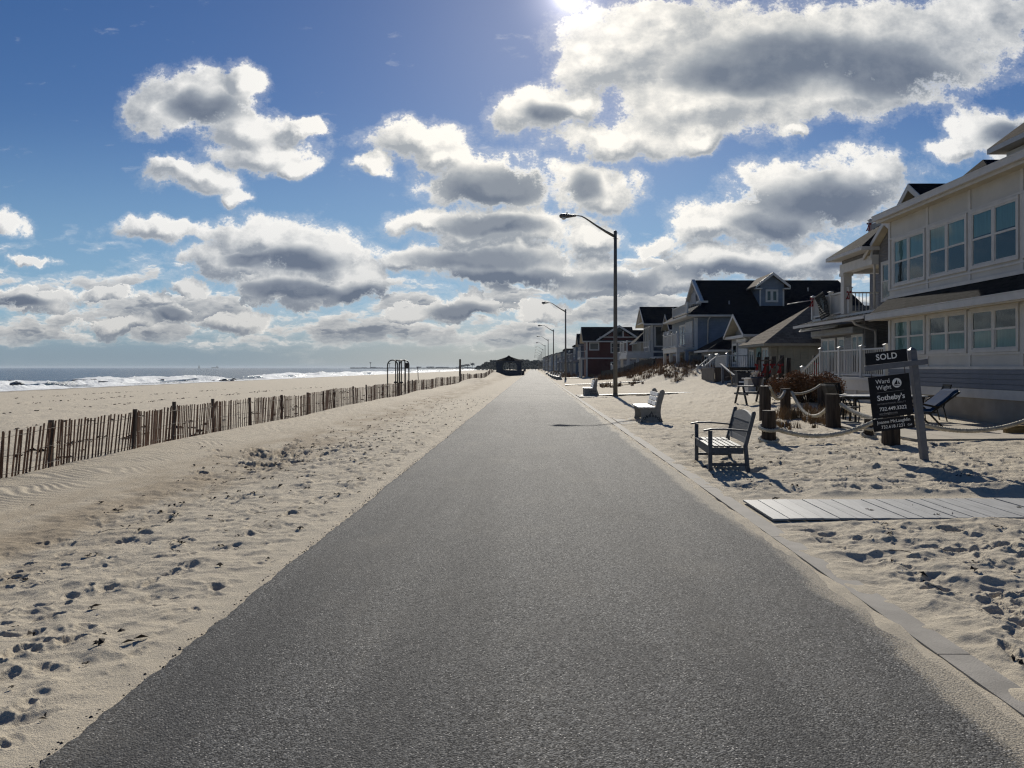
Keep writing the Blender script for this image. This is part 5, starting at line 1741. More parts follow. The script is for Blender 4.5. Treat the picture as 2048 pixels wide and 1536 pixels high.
# ---- 5: small blue-grey cottage with white stairs
def cottage_blue():
    t = thing('cottage', 'small pale cottage with white pediment, roller shutter and white stairs', 'cottage', (14, 52, .8))
    wallbox(t, 'sid_white', 14.0, 24, 49.6, 54.2, .6, 3.85)
    m_ = MB(); m_.prism([(49.5, 3.85), (54.3, 3.85), (51.9, 5.0)], 'x', 14.2, 24); m_.build('gable_wall', 'sid_white', t)
    gable_x(t, 13.5, 24, 49.3, 54.5, 3.80, 5.28, 'shg_black', .13, None, 'white', .2)
    m_ = MB(); m_.box(13.55, 13.99, 49.3, 54.5, 3.60, 3.78); m_.build('pediment_beam', 'white', t)
    m_ = MB(); m_.box(13.93, 13.999, 50.0, 52.2, 1.45, 3.35); m_.build('roller_shutter', 'shutter', t)
    m_ = MB(); m_.box(13.8, 13.999, 49.95, 52.25, 3.352, 3.56); m_.build('shutter_box', 'white', t)
    window(t, '-x', 14.0, 52.7, 53.9, 1.9, 3.3, 1, True, .09)
    window(t, '-y', 49.6, 14.4, 15.3, 2.6, 3.4, 1, False, .08)
    m_ = MB(); m_.box(12.4, 14, 49.4, 54.4, 1.45, 1.56); m_.box(12.4, 12.5, 49.4, 54.4, .6, 1.449); m_.build('porch', 'vinyl', t)
    railing(t, [(12.5, 49.5), (12.5, 52.0)], 1.56, 2.45, .13, None, 'vinyl', .12)
    railing(t, [(12.5, 49.45), (14, 49.45)], 1.56, 2.45, .13, [], 'vinyl', .12)
    for yy in (52.4, 54.2):
        railing(t, [(12.5, yy), (11.6, yy)], 1.56, 2.45, .11, None, 'vinyl', .13, [0, -.75])
    m_ = MB()
    for i in range(4):
        m_.box(12.39 - (i + 1) * .24, 12.39 - i * .24, 52.45, 54.15, 1.35 - i * .2 - .06, 1.35 - i * .2)
    m_.build('steps', 'vinyl', t)
cottage_blue()
# ---- 6: low dark-roofed cottage
def cottage_low():
    t = thing('cottage', 'low cottage with steep dark hip roof and white walls below the big house', 'cottage', (13.2, 58, .8))
    wallbox(t, 'sid_white', 13.2, 24, 56.4, 60.2, .7, 2.95)
    hip(t, 12.7, 25, 55.9, 60.7, 2.95, 5.3, 4.2, 'shg_black', .15, 'white', 'x', 1)
    wallbox(t, 'sid_beige', 14.8, 24, 55.2, 56.39, .7, 2.9)
    hip(t, 14.2, 25, 54.6, 57.4, 2.93, 3.9, 1.6, 'shg_brown', .1, 'soffit', 'x', 1)
    window(t, '-y', 55.2, 15.0, 16.0, .95, 2.6, 2, False, .08)
    window(t, '-y', 55.2, 16.4, 17.3, 1.6, 2.7, 2, False, .08)
    window(t, '-x', 13.2, 57.2, 59.2, 1.2, 2.6, 2, True, .09)
cottage_low()
# ---- 7: the big blue-grey house with the dormer
def house_big():
    t = thing('beach_house', 'large blue grey house with long black roof and a dormer', 'house', (13.2, 66, .8))
    g = .6
    wallbox(t, 'sid_blue', 13.2, 27, 62.7, 73.0, g, 5.85)
    m_ = MB(); m_.prism([(62.9, 5.86), (72.8, 5.86), (67.85, 9.2)], 'x', 14.6, 27); m_.build('gable_wall', 'sid_white', t)
    # main roof: gable with ridge along X, skirt hip at the sea end
    m_ = MB()
    e = 5.92
    m_.add([(12.5, 62.2, e), (27.6, 62.2, e), (27.6, 73.5, e), (12.5, 73.5, e), (14.35, 67.85, 9.35), (26.9, 67.85, 9.35), (14.0, 64.3, 7.2), (14.0, 71.4, 7.2), (14.35, 64.4, 7.22), (14.35, 71.3, 7.22)],
           [(0, 1, 5, 4, 8), (1, 2, 5), (2, 3, 9, 4, 5), (3, 0, 8, 9)])
    ro = m_.build('roof', 'shg_black', t)
    m_ = MB(); m_.box(12.5, 27.6, 62.2, 73.5, e - .16, e - .004); m_.box(12.42, 12.498, 62.12, 73.5, e - .13, e); m_.box(12.42, 27.6, 62.12, 62.198, e - .13, e); m_.build('fascia', 'white', ro)
    # front gable face with returns
    m_ = MB(); m_.add([(14.3, 64.5, 7.24), (14.3, 71.2, 7.24), (14.3, 67.85, 9.28)], [(1, 0, 2)]); m_.build('gable_face', 'sid_white', t)
    m_ = MB()
    for ye, sy in ((64.1, 1), (71.6, -1)):
        m_.add([(14.0, ye, 7.1), (14.0, 67.85, 9.42), (14.0, 67.85, 9.12), (14.0, ye + sy * .3, 7.1), (14.28, ye, 7.1), (14.28, 67.85, 9.42), (14.28, 67.85, 9.12), (14.28, ye + sy * .3, 7.1)],
               [(0, 1, 2, 3), (4, 7, 6, 5), (0, 4, 5, 1), (3, 2, 6, 7), (0, 3, 7, 4)])
        m_.box(13.8, 14.6, ye, ye + sy * 1.0, 7.06, 7.22) if sy > 0 else m_.box(13.8, 14.6, ye - 1.0, ye, 7.06, 7.22)
    m_.build('rake_trim', 'white', t)
    wallbox(t, 'sid_white', 14.15, 14.29, 66.9, 68.8, 7.25, 8.2, 'gable_louver')
    railing(t, [(12.75, 63.6), (12.75, 70)], 6.15, 6.95, .16, None, 'vinyl', .14)
    railing(t, [(12.75, 63.6), (13.9, 63.6)], 6.15, 6.95, .16, [], 'vinyl', .14)
    # corner boards, downspout
    m_ = MB(); m_.box(13.15, 13.42, 62.66, 62.699, g, 5.7); m_.build('corner_board', 'white', t)
    m_ = MB(); m_.tube([(14.35, 62.3, 5.75), (14.25, 62.6, 5.5), (14.2, 62.62, g)], .055, 6); m_.build('downspout', 'white', t)
    # dormer on the roof, facing the camera
    dx0, dx1, dy = 18.75, 20.75, 63.6
    wallbox(t, 'sid_blue', dx0, dx1, dy, 67.5, 6.45, 8.55, 'dormer')
    m_ = MB()
    xm = (dx0 + dx1) / 2
    m_.prism([(dx0, 8.551), (dx1, 8.551), (xm, 9.25)], 'y', dy, 67.5); m_.build('dormer_gable', 'sid_blue', t)
    m_ = MB()
    a = [(dx0 - .42, 8.38), (xm, 9.48), (dx1 + .42, 8.38), (dx1 + .42, 8.22), (xm, 9.32), (dx0 - .42, 8.22)]
    m_.prism(a, 'y', dy - .35, 67.8); dr = m_.build('dormer_roof', 'shg_brown', t)
    m_ = MB()
    m_.add([(a_[0], dy - .36 - d, a_[1]) for d in (.03, 0) for a_ in ((dx0 - .44, 8.40), (xm, 9.50), (dx1 + .44, 8.40), (dx1 + .44, 8.17), (xm, 9.25), (dx0 - .44, 8.17))],
           [(0, 1, 4, 5), (1, 2, 3, 4), (5, 4, 10, 11), (4, 3, 9, 10), (0, 6, 7, 1), (1, 7, 8, 2)])
    m_.box(dx0 - .44, dx0 + .12, dy - .36, dy, 8.10, 8.20); m_.box(dx1 - .12, dx1 + .44, dy - .36, dy, 8.10, 8.20)
    m_.box(dx0 - .02, dx0 + .1, dy - .03, dy - .001, 6.45, 8.09); m_.box(dx1 - .1, dx1 + .02, dy - .03, dy - .001, 6.45, 8.09)
    m_.build('fascia', 'white', dr)
    window(t, '-y', dy, xm - .52, xm + .52, 7.05, 8.1, 2, False, .11)
    for xx, zz in ((16.3, 6.9), (23.6, 8.2)):
        m_ = MB(); m_.tube([(xx, 63.9 + (zz - 6.9) * 1.6, zz - .3), (xx, 63.9 + (zz - 6.9) * 1.6, zz + .3)], .06, 6); m_.build('vent_pipe', 'sid_white', t)
    # sea-side balcony stack
    m_ = MB(); m_.box(11.75, 13.19, 62.9, 69.5, 2.9, 3.25); m_.box(11.65, 13.19, 62.8, 69.6, 3.252, 3.34); m_.build('balcony', 'white', t)
    railing(t, [(11.8, 69.3), (11.8, 63.0), (13.15, 63.0)], 3.34, 4.45, .13, [(11.8, 69.3, 0), (11.8, 67.2, 0), (11.8, 65.1, 0), (11.8, 63.0, 0)], 'vinyl', .15)
    m_ = MB(); m_.box(11.83, 11.86, 63.1, 69.2, 3.46, 4.33); m_.build('privacy_panel', 'vinyl', t)
    for yy in (63.05, 66.2, 69.3):
        m_ = MB(); m_.box(11.75, 12.0, yy - .12, yy + .12, g, 2.899); m_.build('column', 'white', t)
    m_ = MB(); m_.box(13.1, 13.199, 63.3, 66.2, 3.35, 5.5); m_.build('roller_shutter', 'shutter', t)
    window(t, '-x', 13.2, 66.6, 69.2, 3.5, 5.4, 2, True, .12)
    window(t, '-x', 13.2, 67.5, 69.4, 1.0, 2.7, 2, True, .12)
    window(t, '-x', 13.2, 65.6, 66.6, 1.0, 2.7, 1, False, .12, None, 'white', .05, False, 'door')
    m_ = MB(); m_.box(12.3, 14.05, 62.0, 62.699, 2.95, 3.1); m_.box(12.3, 12.55, 62.02, 62.3, g, 2.949); m_.box(13.75, 14.0, 62.02, 62.3, g, 2.949); m_.build('side_porch', 'sid_blue', t)
    m_ = MB(); m_.box(12.75, 13.7, 62.62, 62.699, g, 2.7); m_.build('shutter_boards', 'sid_white', t)
    railing(t, [(12.55, 62.15), (13.75, 62.15)], g + .2, g + 1.05, .16, [], 'vinyl')
house_big()
# ---- 8: dark house with chimney and projecting balcony
def house_dark():
    t = thing('beach_house', 'tall dark house with stone chimney and an open white balcony', 'house', (13, 90, .6))
    g = .3
    wallbox(t, 'sid_dark', 13.1, 24, 85, 91, g, 6.7)
    m_ = MB(); m_.prism([(85, 6.7), (91, 6.7), (88, 8.3)], 'x', 13.3, 24); m_.build('gable_wall', 'sid_dark', t)
    gable_x(t, 12.2, 24.5, 84.5, 91.5, 6.5, 8.6, 'shg_black', .16, None, 'white', .24)
    m_ = MB()
    for (y0, z0, y1, z1) in ((86.1, 6.75, 88.0, 8.0), (89.9, 6.75, 88.0, 8.0)):
        m_.bar((12.3, y0, z0), (12.3, y1, z1), .1, .12)
    m_.box(12.25, 12.35, 85.4, 90.6, 6.6, 6.74); m_.build('gable_truss', 'white', t)
    m_ = MB(); m_.box(17.7, 19.15, 87.3, 88.6, 8.0, 9.5); co2 = m_.build('chimney', 'brickdark', t)
    m_ = MB(); m_.box(17.6, 19.25, 87.2, 88.7, 9.502, 9.62); m_.build('chimney_cap', 'stucco', co2)
    window(t, '-y', 85, 13.4, 14.7, 3.9, 6.3, 1, False, .16, far=True)
    window(t, '-x', 13.1, 85.6, 87.6, 3.9, 6.3, 2, False, .14, far=True)
    window(t, '-x', 13.1, 88.2, 90.8, 3.9, 6.3, 2, False, .14, far=True)
    window(t, '-x', 13.1, 85.6, 88.4, .6, 2.6, 3, False, .14, far=True)
    window(t, '-x', 13.1, 88.9, 90.8, .6, 2.6, 2, False, .14, far=True)
    m_ = MB(); m_.box(13.05, 13.3, 84.93, 84.999, g, 6.4); m_.box(13.3, 14.9, 84.93, 84.999, 6.4, 6.7); m_.box(13.3, 15.0, 84.93, 84.999, 3.3, 3.5); m_.build('trim', 'white', t)
    # balcony on posts
    m_ = MB(); m_.box(10.4, 13.09, 85.1, 91.5, 3.0, 3.35); m_.box(10.3, 13.09, 85.0, 91.6, 2.65, 2.999); m_.build('balcony', 'white', t)
    railing(t, [(10.4, 91.4), (10.4, 85.15), (13.0, 85.15)], 3.35, 4.5, .9, [(10.4, 91.4, 0), (10.4, 88.3, 0), (10.4, 85.15, 0), (12.9, 85.15, 0)], 'vinyl', .16)
    for (x, y) in ((10.55, 85.2), (10.55, 91.2), (11.6, 85.2)):
        m_ = MB(); m_.box(x - .14, x + .14, y - .14, y + .14, g - .2, 2.649); m_.build('column', 'white', t)
    # lower wing with its own gable towards us
    wallbox(t, 'sid_dark', 14.9, 24, 80.5, 84.99, g, 4.9)
    m_ = MB(); m_.prism([(80.5, 4.9), (84.9, 4.9), (82.7, 6.6)], 'x', 15.3, 24); m_.build('gable_wall', 'sid_dark', t)
    gable_x(t, 14.2, 24, 80.0, 85.4, 5.6, 7.4, 'shg_black', .14, None, 'white', .22)
    m_ = MB(); m_.box(14.3, 14.5, 80.6, 84.7, 5.2, 5.5); m_.build('beam', 'white', t)
    for yy in (80.8, 82.4):
        m_ = MB(); m_.tube([(14.4, yy, 4.2), (14.4, yy, 5.2)], .14, 8); m_.build('column', 'white', t)
    m_ = MB(); m_.box(12.8, 14.89, 80.4, 84.9, 2.6, 2.8); m_.build('porch_roof', 'white', t)
    window(t, '-x', 14.9, 80.9, 82.4, .9, 2.5, 2, False, .14, far=True)
    window(t, '-x', 14.9, 82.8, 84.4, .9, 2.5, 2, False, .14, far=True)
    railing(t, [(12.3, 80.4), (12.3, 84.8)], .5, 1.4, .3, None, 'vinyl')
house_dark()
# ---- 9: brown-red house
def house_red():
    t = thing('beach_house', 'brown red two storey house with white trim and black roof', 'house', (8, 118, 0))
    g = -.1
    wallbox(t, 'sid_red', 8.0, 21, 115, 121, g, 5.6)
    m_ = MB(); m_.prism([(115, 5.6), (121, 5.6), (118, 7.3)], 'x', 8.2, 21); m_.build('gable_wall', 'sid_red', t)
    ro = gable_x(t, 7.4, 15.2, 114.4, 121.6, 5.62, 7.88, 'shg_black', .16, None, 'white', .22)
    gable_x(t, 15.2, 21.5, 114.4, 121.6, 5.60, 7.4, 'shg_black', .16, None, None)
    m_ = MB(); m_.box(7.4, 21.5, 114.3, 114.36, 5.42, 5.61); m_.build('gutter', 'white', ro)
    # cross gable facing the camera
    m_ = MB(); m_.prism([(10.3, 5.76), (15.3, 5.76), (12.8, 7.5)], 'y', 114.6, 117.5); m_.build('gable_wall', 'sid_red', t)
    m_ = MB(); m_.prism([(9.4, 5.75), (12.8, 7.95), (16.2, 5.75), (16.2, 5.58), (12.8, 7.76), (9.4, 5.58)], 'y', 114.2, 117.8); r2 = m_.build('roof', 'shg_black', t)
    m_ = MB()
    m_.add([(x, 114.19 - d, z) for d in (.05, 0) for x, z in ((9.4, 5.77), (12.8, 7.98), (16.2, 5.77), (16.2, 5.50), (12.8, 7.62), (9.4, 5.50))], [(0, 1, 4, 5), (1, 2, 3, 4), (5, 4, 10, 11), (4, 3, 9, 10), (0, 6, 7, 1), (1, 7, 8, 2)])
    m_.box(9.9, 15.7, 114.5, 114.59, 6.12, 6.24); m_.box(13.35, 13.5, 114.5, 114.59, 6.24, 7.1)
    m_.build('fascia', 'white', r2)
    m_ = MB(); m_.box(12.3, 13.3, 114.53, 114.59, 6.25, 7.0); m_.tube([(12.8, 114.59, 7.0), (12.8, 114.53, 7.0)], .5, 14); m_.build('arched_window', 'glassfar', t)
    for (x0, x1, z0, z1, c) in ((8.4, 9.9, 4.2, 5.4, 1), (11.6, 13.4, 3.8, 5.4, 2), (14.8, 16.2, 4.2, 5.4, 1), (11.6, 13.4, .7, 2.5, 2), (15.2, 16.8, .9, 2.4, 1)):
        window(t, '-y', 115, x0, x1, z0, z1, c, c == 2, .16, far=True)
    m_ = MB(); m_.box(7.97, 21, 114.95, 114.999, 2.95, 3.12); m_.box(7.97, 21, 114.95, 114.999, 5.45, 5.549); m_.box(7.95, 8.15, 114.94, 114.999, g, 2.949); m_.box(7.95, 8.15, 114.94, 114.999, 3.121, 5.449); m_.build('trim', 'white', t)
    m_ = MB(); m_.box(7.0, 7.99, 115.2, 121, 2.9, 3.1); m_.box(7.2, 7.4, 115.3, 115.5, g, 2.899); m_.box(7.2, 7.4, 119.3, 119.5, g, 2.899); m_.build('balcony', 'white', t)
    railing(t, [(7.1, 121), (7.1, 115.3), (7.9, 115.3)], 3.1, 4.1, .5, None, 'vinyl', .14)
house_red()
# white stepped terraces between the red house and the dark house
t = thing('terrace', 'white railed terraces stepping down between the red and dark houses', 'terrace', (11, 103, .3))
for (x0, x1, y0, y1, z) in ((10.5, 16, 100, 104, 1.0), (11.6, 16, 104.2, 110, 2.6)):
    m_ = MB(); m_.box(x0, x1, y0, y1, 0, z); m_.build('platform', 'sid_white', t)
    railing(t, [(x0 + .1, y1), (x0 + .1, y0 + .1), (x1, y0 + .1)], z, z + 1.0, .25, None, 'vinyl', .18)
wallbox(t, 'sid_beige', 14.2, 20, 101, 110, 2.61, 5.0)
hip(t, 13.8, 20.5, 104.8, 110.4, 5.0, 6.9, 2, 'shg_black', .14, 'white', 'x')

M['fartrim'] = plain('grey_blue_trim', (.20, .21, .225), .6, .3, 0, .1, 3)
# ---- 10: the far row, each simpler with distance
def far_house(label, x, y0, y1, ze, zr, wall, roof, ridge='y', win=2, deck=False, x1=None, flat=False):
    t = thing('beach_house', label, 'house', (x, y0, 0), 0, 'far houses along the path')
    x1 = x1 or x + 9
    wallbox(t, wall, x, x1, y0, y1, -.3, ze)
    if flat:
        m_ = MB(); m_.box(x - .25, x1, y0 - .25, y1 + .2, ze + .002, ze + .3); m_.build('roof', roof, t)
    elif ridge == 'x':
        m_ = MB(); m_.prism([(y0, ze), (y1, ze), ((y0 + y1) / 2, zr - .2)], 'x', x + .1, x1); m_.build('gable_wall', wall, t)
        gable_x(t, x - .5, x1, y0 - .4, y1 + .4, ze, zr, roof, .16, None, 'fartrim', .25)
    else:
        hip(t, x - .5, x1, y0 - .5, y1 + .5, ze + .02, zr, 2.2, roof, .2, 'fartrim', 'y')
    for lv in range(2 if ze > 4 else 1):
        zb = .9 + 2.8 * lv
        for i in range(win):
            a = y0 + (y1 - y0) * (i + .25) / win
            window(t, '-x', x, a, a + (y1 - y0) / win * .5, zb, zb + 1.5, 2, False, .14, far=True)
        for i in range(2):
            window(t, '-y', y0, x + .7 + i * 2.4, x + 2.0 + i * 2.4, zb, zb + 1.4, 1, True, .14, far=True)
    if deck:
        m_ = MB(); m_.box(x - 1.6, x - .01, y0 + .3, y1 - .3, 2.7, 2.95); m_.build('balcony', 'fartrim', t)
        for yy in (y0 + .5, (y0 + y1) / 2, y1 - .5):
            m_ = MB(); m_.box(x - 1.5, x - 1.3, yy - .1, yy + .1, -.2, 2.699); m_.build('column', 'fartrim', t)
        railing(t, [(x - 1.55, y1 - .4), (x - 1.55, y0 + .4), (x - .05, y0 + .4)], 2.95, 3.95, .6, None, 'fartrim', .16)
        m_ = MB()
        for i in range(6):
            m_.box(x - 1.9 - i * .3, x - 1.61 - i * .3, y0 + .4, y0 + 1.6, 2.3 - i * .42, 2.42 - i * .42)
        m_.build('steps', 'fartrim', t)
    return t
far_house('tall dark gabled house just left of the brown red house', 8.2, 132, 139, 5.6, 7.6, 'sid_dark', 'shg_black', 'x', 2, True)
far_house('far blue house with stepped flat roof terraces and balconies', 8.0, 144, 152, 5.6, 6.5, 'sid_blue', 'shg_black', 'x', 3, True, None, True)
far_house('far grey house with balconies in the distant row', 7.6, 157, 165, 4.6, 6.2, 'sid_grey', 'shg_brown_y', 'y', 3, True)
far_house('far low grey house behind the second lamp', 7.4, 172, 186, 5.6, 6.3, 'sid_dark', 'shg_black', 'y', 4, True, None, True)
far_house('far blue grey house with two floors of windows in the distant row', 7.0, 194, 222, 5.4, 6.9, 'sid_blue', 'shg_black', 'y', 6)
far_house('long blue grey building with dark roof edge in the distance', 6.9, 232, 268, 5.8, 7.0, 'sid_blue', 'shg_black', 'y', 8)
far_house('second long distant blue grey building, farther and smaller', 6.7, 280, 330, 6.2, 7.6, 'sid_blue', 'shg_black', 'y', 9)
far_house('very small dark building in the distant row', 6.6, 345, 410, 6.4, 8.4, 'sid_dark', 'shg_black', 'y', 9)
far_house('farthest pale building at the end of the distant row', 6.4, 430, 520, 7.4, 9.2, 'sid_blue', 'shg_black', 'y', 9)

# dark picket fence along the dune and stick fences
def picket(label, pts, h, gap, mat, w=.07):
    t = thing('picket_fence', label, 'fence', (pts[0][0], pts[0][1], gz(*pts[0])), 0, 'low picket fences on the dune')
    m_ = MB(); ps = []
    for (a, b) in zip(pts[:-1], pts[1:]):
        A, B = Vector((a[0], a[1])), Vector((b[0], b[1]))
        n = max(2, int((B - A).length / gap))
        for i in range(n):
            p = A.lerp(B, i / n); z = gz(p.x, p.y)
            m_.bar((p.x, p.y, z - .1), (p.x, p.y, z + h * random.uniform(.92, 1.05)), w, .03, (1, 0, 0))
        ps.append((a, gz(*a)))
    m_.build('pickets', mat, t)
    for a, z in ps:
        q = MB(); q.bar((a[0], a[1], z - .2), (a[0], a[1], z + h * 1.1), .12, .12); q.build('post', 'postwood', t)
picket('dark picket fence at the left end of the dune', [(8.0, 90), (9.0, 85), (10.6, 80), (11.6, 75)], 1.0, .11, 'black')
picket('rusty brown picket fence on the dune crest before the big house', [(11.5, 72), (13.2, 67.5), (14.2, 62)], .75, .12, 'slat')
picket('short dark picket fence beside the low cottage', [(12.6, 57), (13.9, 56), (15.5, 54.6)], .75, .3, 'black', .05)
# ------------------------------------------------------------------ far things
def pavilion():
    x0, x1, y0, y1 = -8.0, -2.5, 167, 172.5
    g = gz(-5, 168) - .1
    t = thing('pavilion', 'dark slate blue beach pavilion with hipped roof and arched opening', 'pavilion', ((x0 + x1) / 2, y0, g))
    zt = 3.05
    def arched(yy, th):
        m_ = MB()
        w0, w1 = x0 + 1.25, x1 - .95
        m_.box(x0, w0, yy, yy + th, g - .3, zt); m_.box(w1, x1, yy, yy + th, g - .3, zt)
        m_.box(w0, w1, yy, yy + th, 2.75, zt); m_.box(w0, w1, yy, yy + th, g - .3, 1.05)
        for (a, s) in ((w0, 1), (w1, -1)):
            m_.prism([(a, 2.75), (a + s * .55, 2.75), (a + s * .18, 2.45), (a, 2.0)], 'y', yy, yy + th)
        m_.build('wall', 'pavilion', t)
    arched(y0, .25); arched(y1, .25)
    for xx in (x0, x1 - .25):
        m_ = MB(); m_.box(xx, xx + .25, y0 + .25, y0 + 1.3, g - .3, zt); m_.box(xx, xx + .25, y1 - 1.3, y1, g - .3, zt); m_.box(xx, xx + .25, y0 + 1.3, y1 - 1.3, g - .3, 1.0); m_.box(xx, xx + .25, y0 + 1.3, y1 - 1.3, 2.7, zt)
        m_.build('wall', 'pavilion', t)
    m_ = MB(); m_.box((x0 + x1) / 2 - .08, (x0 + x1) / 2 + .08, y1 - .3, y1 - .1, 1.0, 2.75); m_.build('post', 'pavilion', t)
    hip(t, x0 - .45, x1 + .45, y0 - .45, y1 + .45, 3.05, 4.15, 2.6, 'shg_black', .18, 'pavilion', 'y')
    m_ = MB(); m_.prism([(x0 + 1.4, 3.3), (x1 - 1.4, 3.3), ((x0 + x1) / 2, 4.3)], 'y', y0 - .2, y0 + 3); m_.build('roof_gable', 'shg_black', t)
    m_ = MB(); m_.box(x0 + 1.4, x1 - 1.6, y0 + 1.5, y0 + 1.9, g + .4, g + .5); m_.build('bench_seat', 'benchgrey', t)
pavilion()
for (px, y, h, lab) in ((963, 166, .0, ''),):
    pass
# trash bins by the pavilion
m_ = MB(); m_.tube([(-2.15, 166, -.1), (-2.15, 166, .7), (-2.15, 166, .95)], [.3, .33, .28], 10)
tag(m_.build('trash_bin', 'plasticdark'), 'dark bin at the right corner of the pavilion', 'bin')
m_ = MB(); m_.tube([(-3.6, 330, -.2), (-3.6, 330, .9), (-3.6, 330, 1.3)], [.5, .55, .4], 10)
tag(m_.build('trash_bin', 'plasticdark'), 'dark bin on the sand beyond the pavilion, left of the walkers', 'bin')

# wood at the end of the beach: a far-off mass
def woods():
    rr = random.Random(12)
    m_ = MB()
    for i in range(150):
        x = rr.uniform(-58, 26)
        y = rr.uniform(760, 860)
        edge = min(1.0, max(.12, (x + 60) / 16))
        h = (7.6 + rr.uniform(-1.2, 2.2)) * edge
        r = rr.uniform(1.6, 3.2)
        m_.tube([(x, y, -1), (x, y, h * .6)], [.3, .15], 4, False)
        cl = [(rr.gauss(0, r * .45), rr.gauss(0, r * .45), h * rr.uniform(.30, 1.0)) for _ in range(9)]
        for c in cl:
            for _ in range(26):
                v = Vector((rr.gauss(0, 1), rr.gauss(0, 1), rr.gauss(0, .8))) * .62
                p = Vector((x + c[0] + v.x, y + c[1] + v.y, max(.1, min(h, c[2] + v.z))))
                d = Vector((rr.uniform(-1, 1), rr.uniform(-1, 1), rr.uniform(-.6, .6))).normalized() * rr.uniform(.5, 1.0)
                e = Vector((rr.uniform(-1, 1), rr.uniform(-1, 1), rr.uniform(-.8, .8))).normalized() * rr.uniform(.4, .8)
                m_.add([p - d, p + e, p + d, p - e], [(0, 1, 2, 3)])
        m_.blob((x, y + 2, h * .42), (r * 1.2, r, h * .45), 1, .25)
    tag(m_.build('woods', 'pine'), kind='stuff')
woods()
# low headland with scattered structures along the sea horizon
def headland():
    rr = random.Random(2)
    m_ = MB()
    Y = 3200
    x = -760.0
    vs = []
    while x < -130:
        h = SEA + 3.0 + rr.uniform(0, 2.2) + (3.5 if rr.random() < .22 else 0)
        w = rr.uniform(5, 14)
        m_.box(x, x + w, Y, Y + 60, SEA - 1, h)
        x += w + .01
    tag(m_.build('headland', 'farland'), kind='structure')
headland()
for (px, h, lab) in ((741, 19, 'thin far tower on the headland, left of the arched frame'), (779, 16, 'second thin far tower on the headland, seen through the arch')):
    x = (px - 1066) / 1538 * 3190
    m_ = MB(); m_.bar((x, 3190, 0), (x, 3190, h), 1.6, 1.6); m_.box(x - 3.4, x + 3.4, 3188, 3192, h, h + 4)
    tag(m_.build('far_tower', 'farland'), lab, 'tower', 'far towers on the headland')
for i, (px, Y, w, h) in enumerate(((935, 1500, 5, 6), (945, 1500, 4, 8), (925, 1500, 6, 5))):
    x = (px - 1066) / 1538 * Y
    t = thing('palm_tree', ('small far tree cluster, middle of three on the shore', 'taller far tree of three on the shore, next to the woods', 'leftmost far tree of three on the distant shore')[i], 'tree', (x, Y, -2), 0, 'far trees on the shore')
    m_ = MB(); m_.tube([(x, Y, -2.5), (x, Y, h * .8)], [.5, .3], 5); m_.build('trunk', 'pine', t)
    rr = random.Random(i)
    leafmass(160, lambda: (x + rr.gauss(0, w * .45), Y + rr.gauss(0, w * .4), h + rr.gauss(0, 1.0)), 1.1, None, rr).build('crown', 'pine', t)
# boats on the horizon
t = thing('sail_boat', 'tiny sailing boat on the sea horizon', 'boat', ((398 - 1066) / 1538 * 4200, 4200, SEA))
bx0 = (398 - 1066) / 1538 * 4200
m_ = MB(); m_.prism([(bx0 - 7, SEA + 2), (bx0 + 7, SEA + 2), (bx0 + 5, SEA - .5), (bx0 - 5, SEA - .5)], 'y', 4198, 4202); m_.build('hull', 'farland', t)
m_ = MB(); m_.prism([(bx0 - 4, SEA + 3), (bx0 + 4.5, SEA + 3), (bx0, SEA + 19)], 'y', 4199.6, 4200.4); m_.build('sail', 'farland', t)
t = thing('cargo_ship', 'tiny flat cargo ship on the sea horizon, right of the sailing boat', 'ship', ((430 - 1066) / 1538 * 7000, 7000, SEA))
bx0 = (430 - 1066) / 1538 * 7000
m_ = MB(); m_.prism([(bx0 - 32, SEA + 8), (bx0 + 34, SEA + 8), (bx0 + 28, SEA - 1), (bx0 - 28, SEA - 1)], 'y', 6995, 7005); m_.build('hull', 'farland', t)
m_ = MB(); m_.box(bx0 + 14, bx0 + 24, 6996, 7004, SEA + 8, SEA + 17); m_.build('bridge', 'farland', t)

# dark rocks in the wash
rr = random.Random(31)
ROCK = []
for i in range(11):
    px = rr.uniform(150, 252)
    ROCK.append((px, rr.uniform(763, 770), rr.uniform(.6, 1.25)))
for i in range(12):
    ROCK.append((rr.uniform(252, 470), rr.uniform(759.5, 763.5), rr.uniform(.35, .8)))
for i in range(5):
    ROCK.append((rr.uniform(20, 45), rr.uniform(768, 772), rr.uniform(.7, 1.3)))
for i, (px, py, s) in enumerate(ROCK):
    Y = (1.65 - SEA) * 1538 / (py - 735)
    x = (px - 1066) / 1538 * Y
    m_ = MB(); m_.blob((x, Y, SEA + s * .15), (s * 1.5, s * 1.2, s * .75), 2, .16)
    o = m_.build('jetty_rock', 'rock')
    tag(o, 'black wet rock among the white wash at the water edge', 'rock', 'black rocks in the surf')
# spray thrown up by a breaking wave
m_ = MB()
rr = random.Random(9)
Y = 240; cx = (408 - 1066) / 1538 * Y
for i in range(2600):
    a = rr.random()
    x = cx + rr.gauss(0, 2.6 * (1 - .5 * a)) + 1.2 * a
    z = SEA + .6 + 4.6 * a ** 1.4 * rr.uniform(.3, 1)
    s = rr.uniform(.015, .05)
    p = Vector((x, Y + rr.gauss(0, 1.5), z))
    m_.add([p + Vector((-s, 0, -s)), p + Vector((s, 0, -s)), p + Vector((0, s * .4, s))], [(0, 1, 2)])
tag(m_.build('sea_spray', 'foam_obj'), kind='stuff')

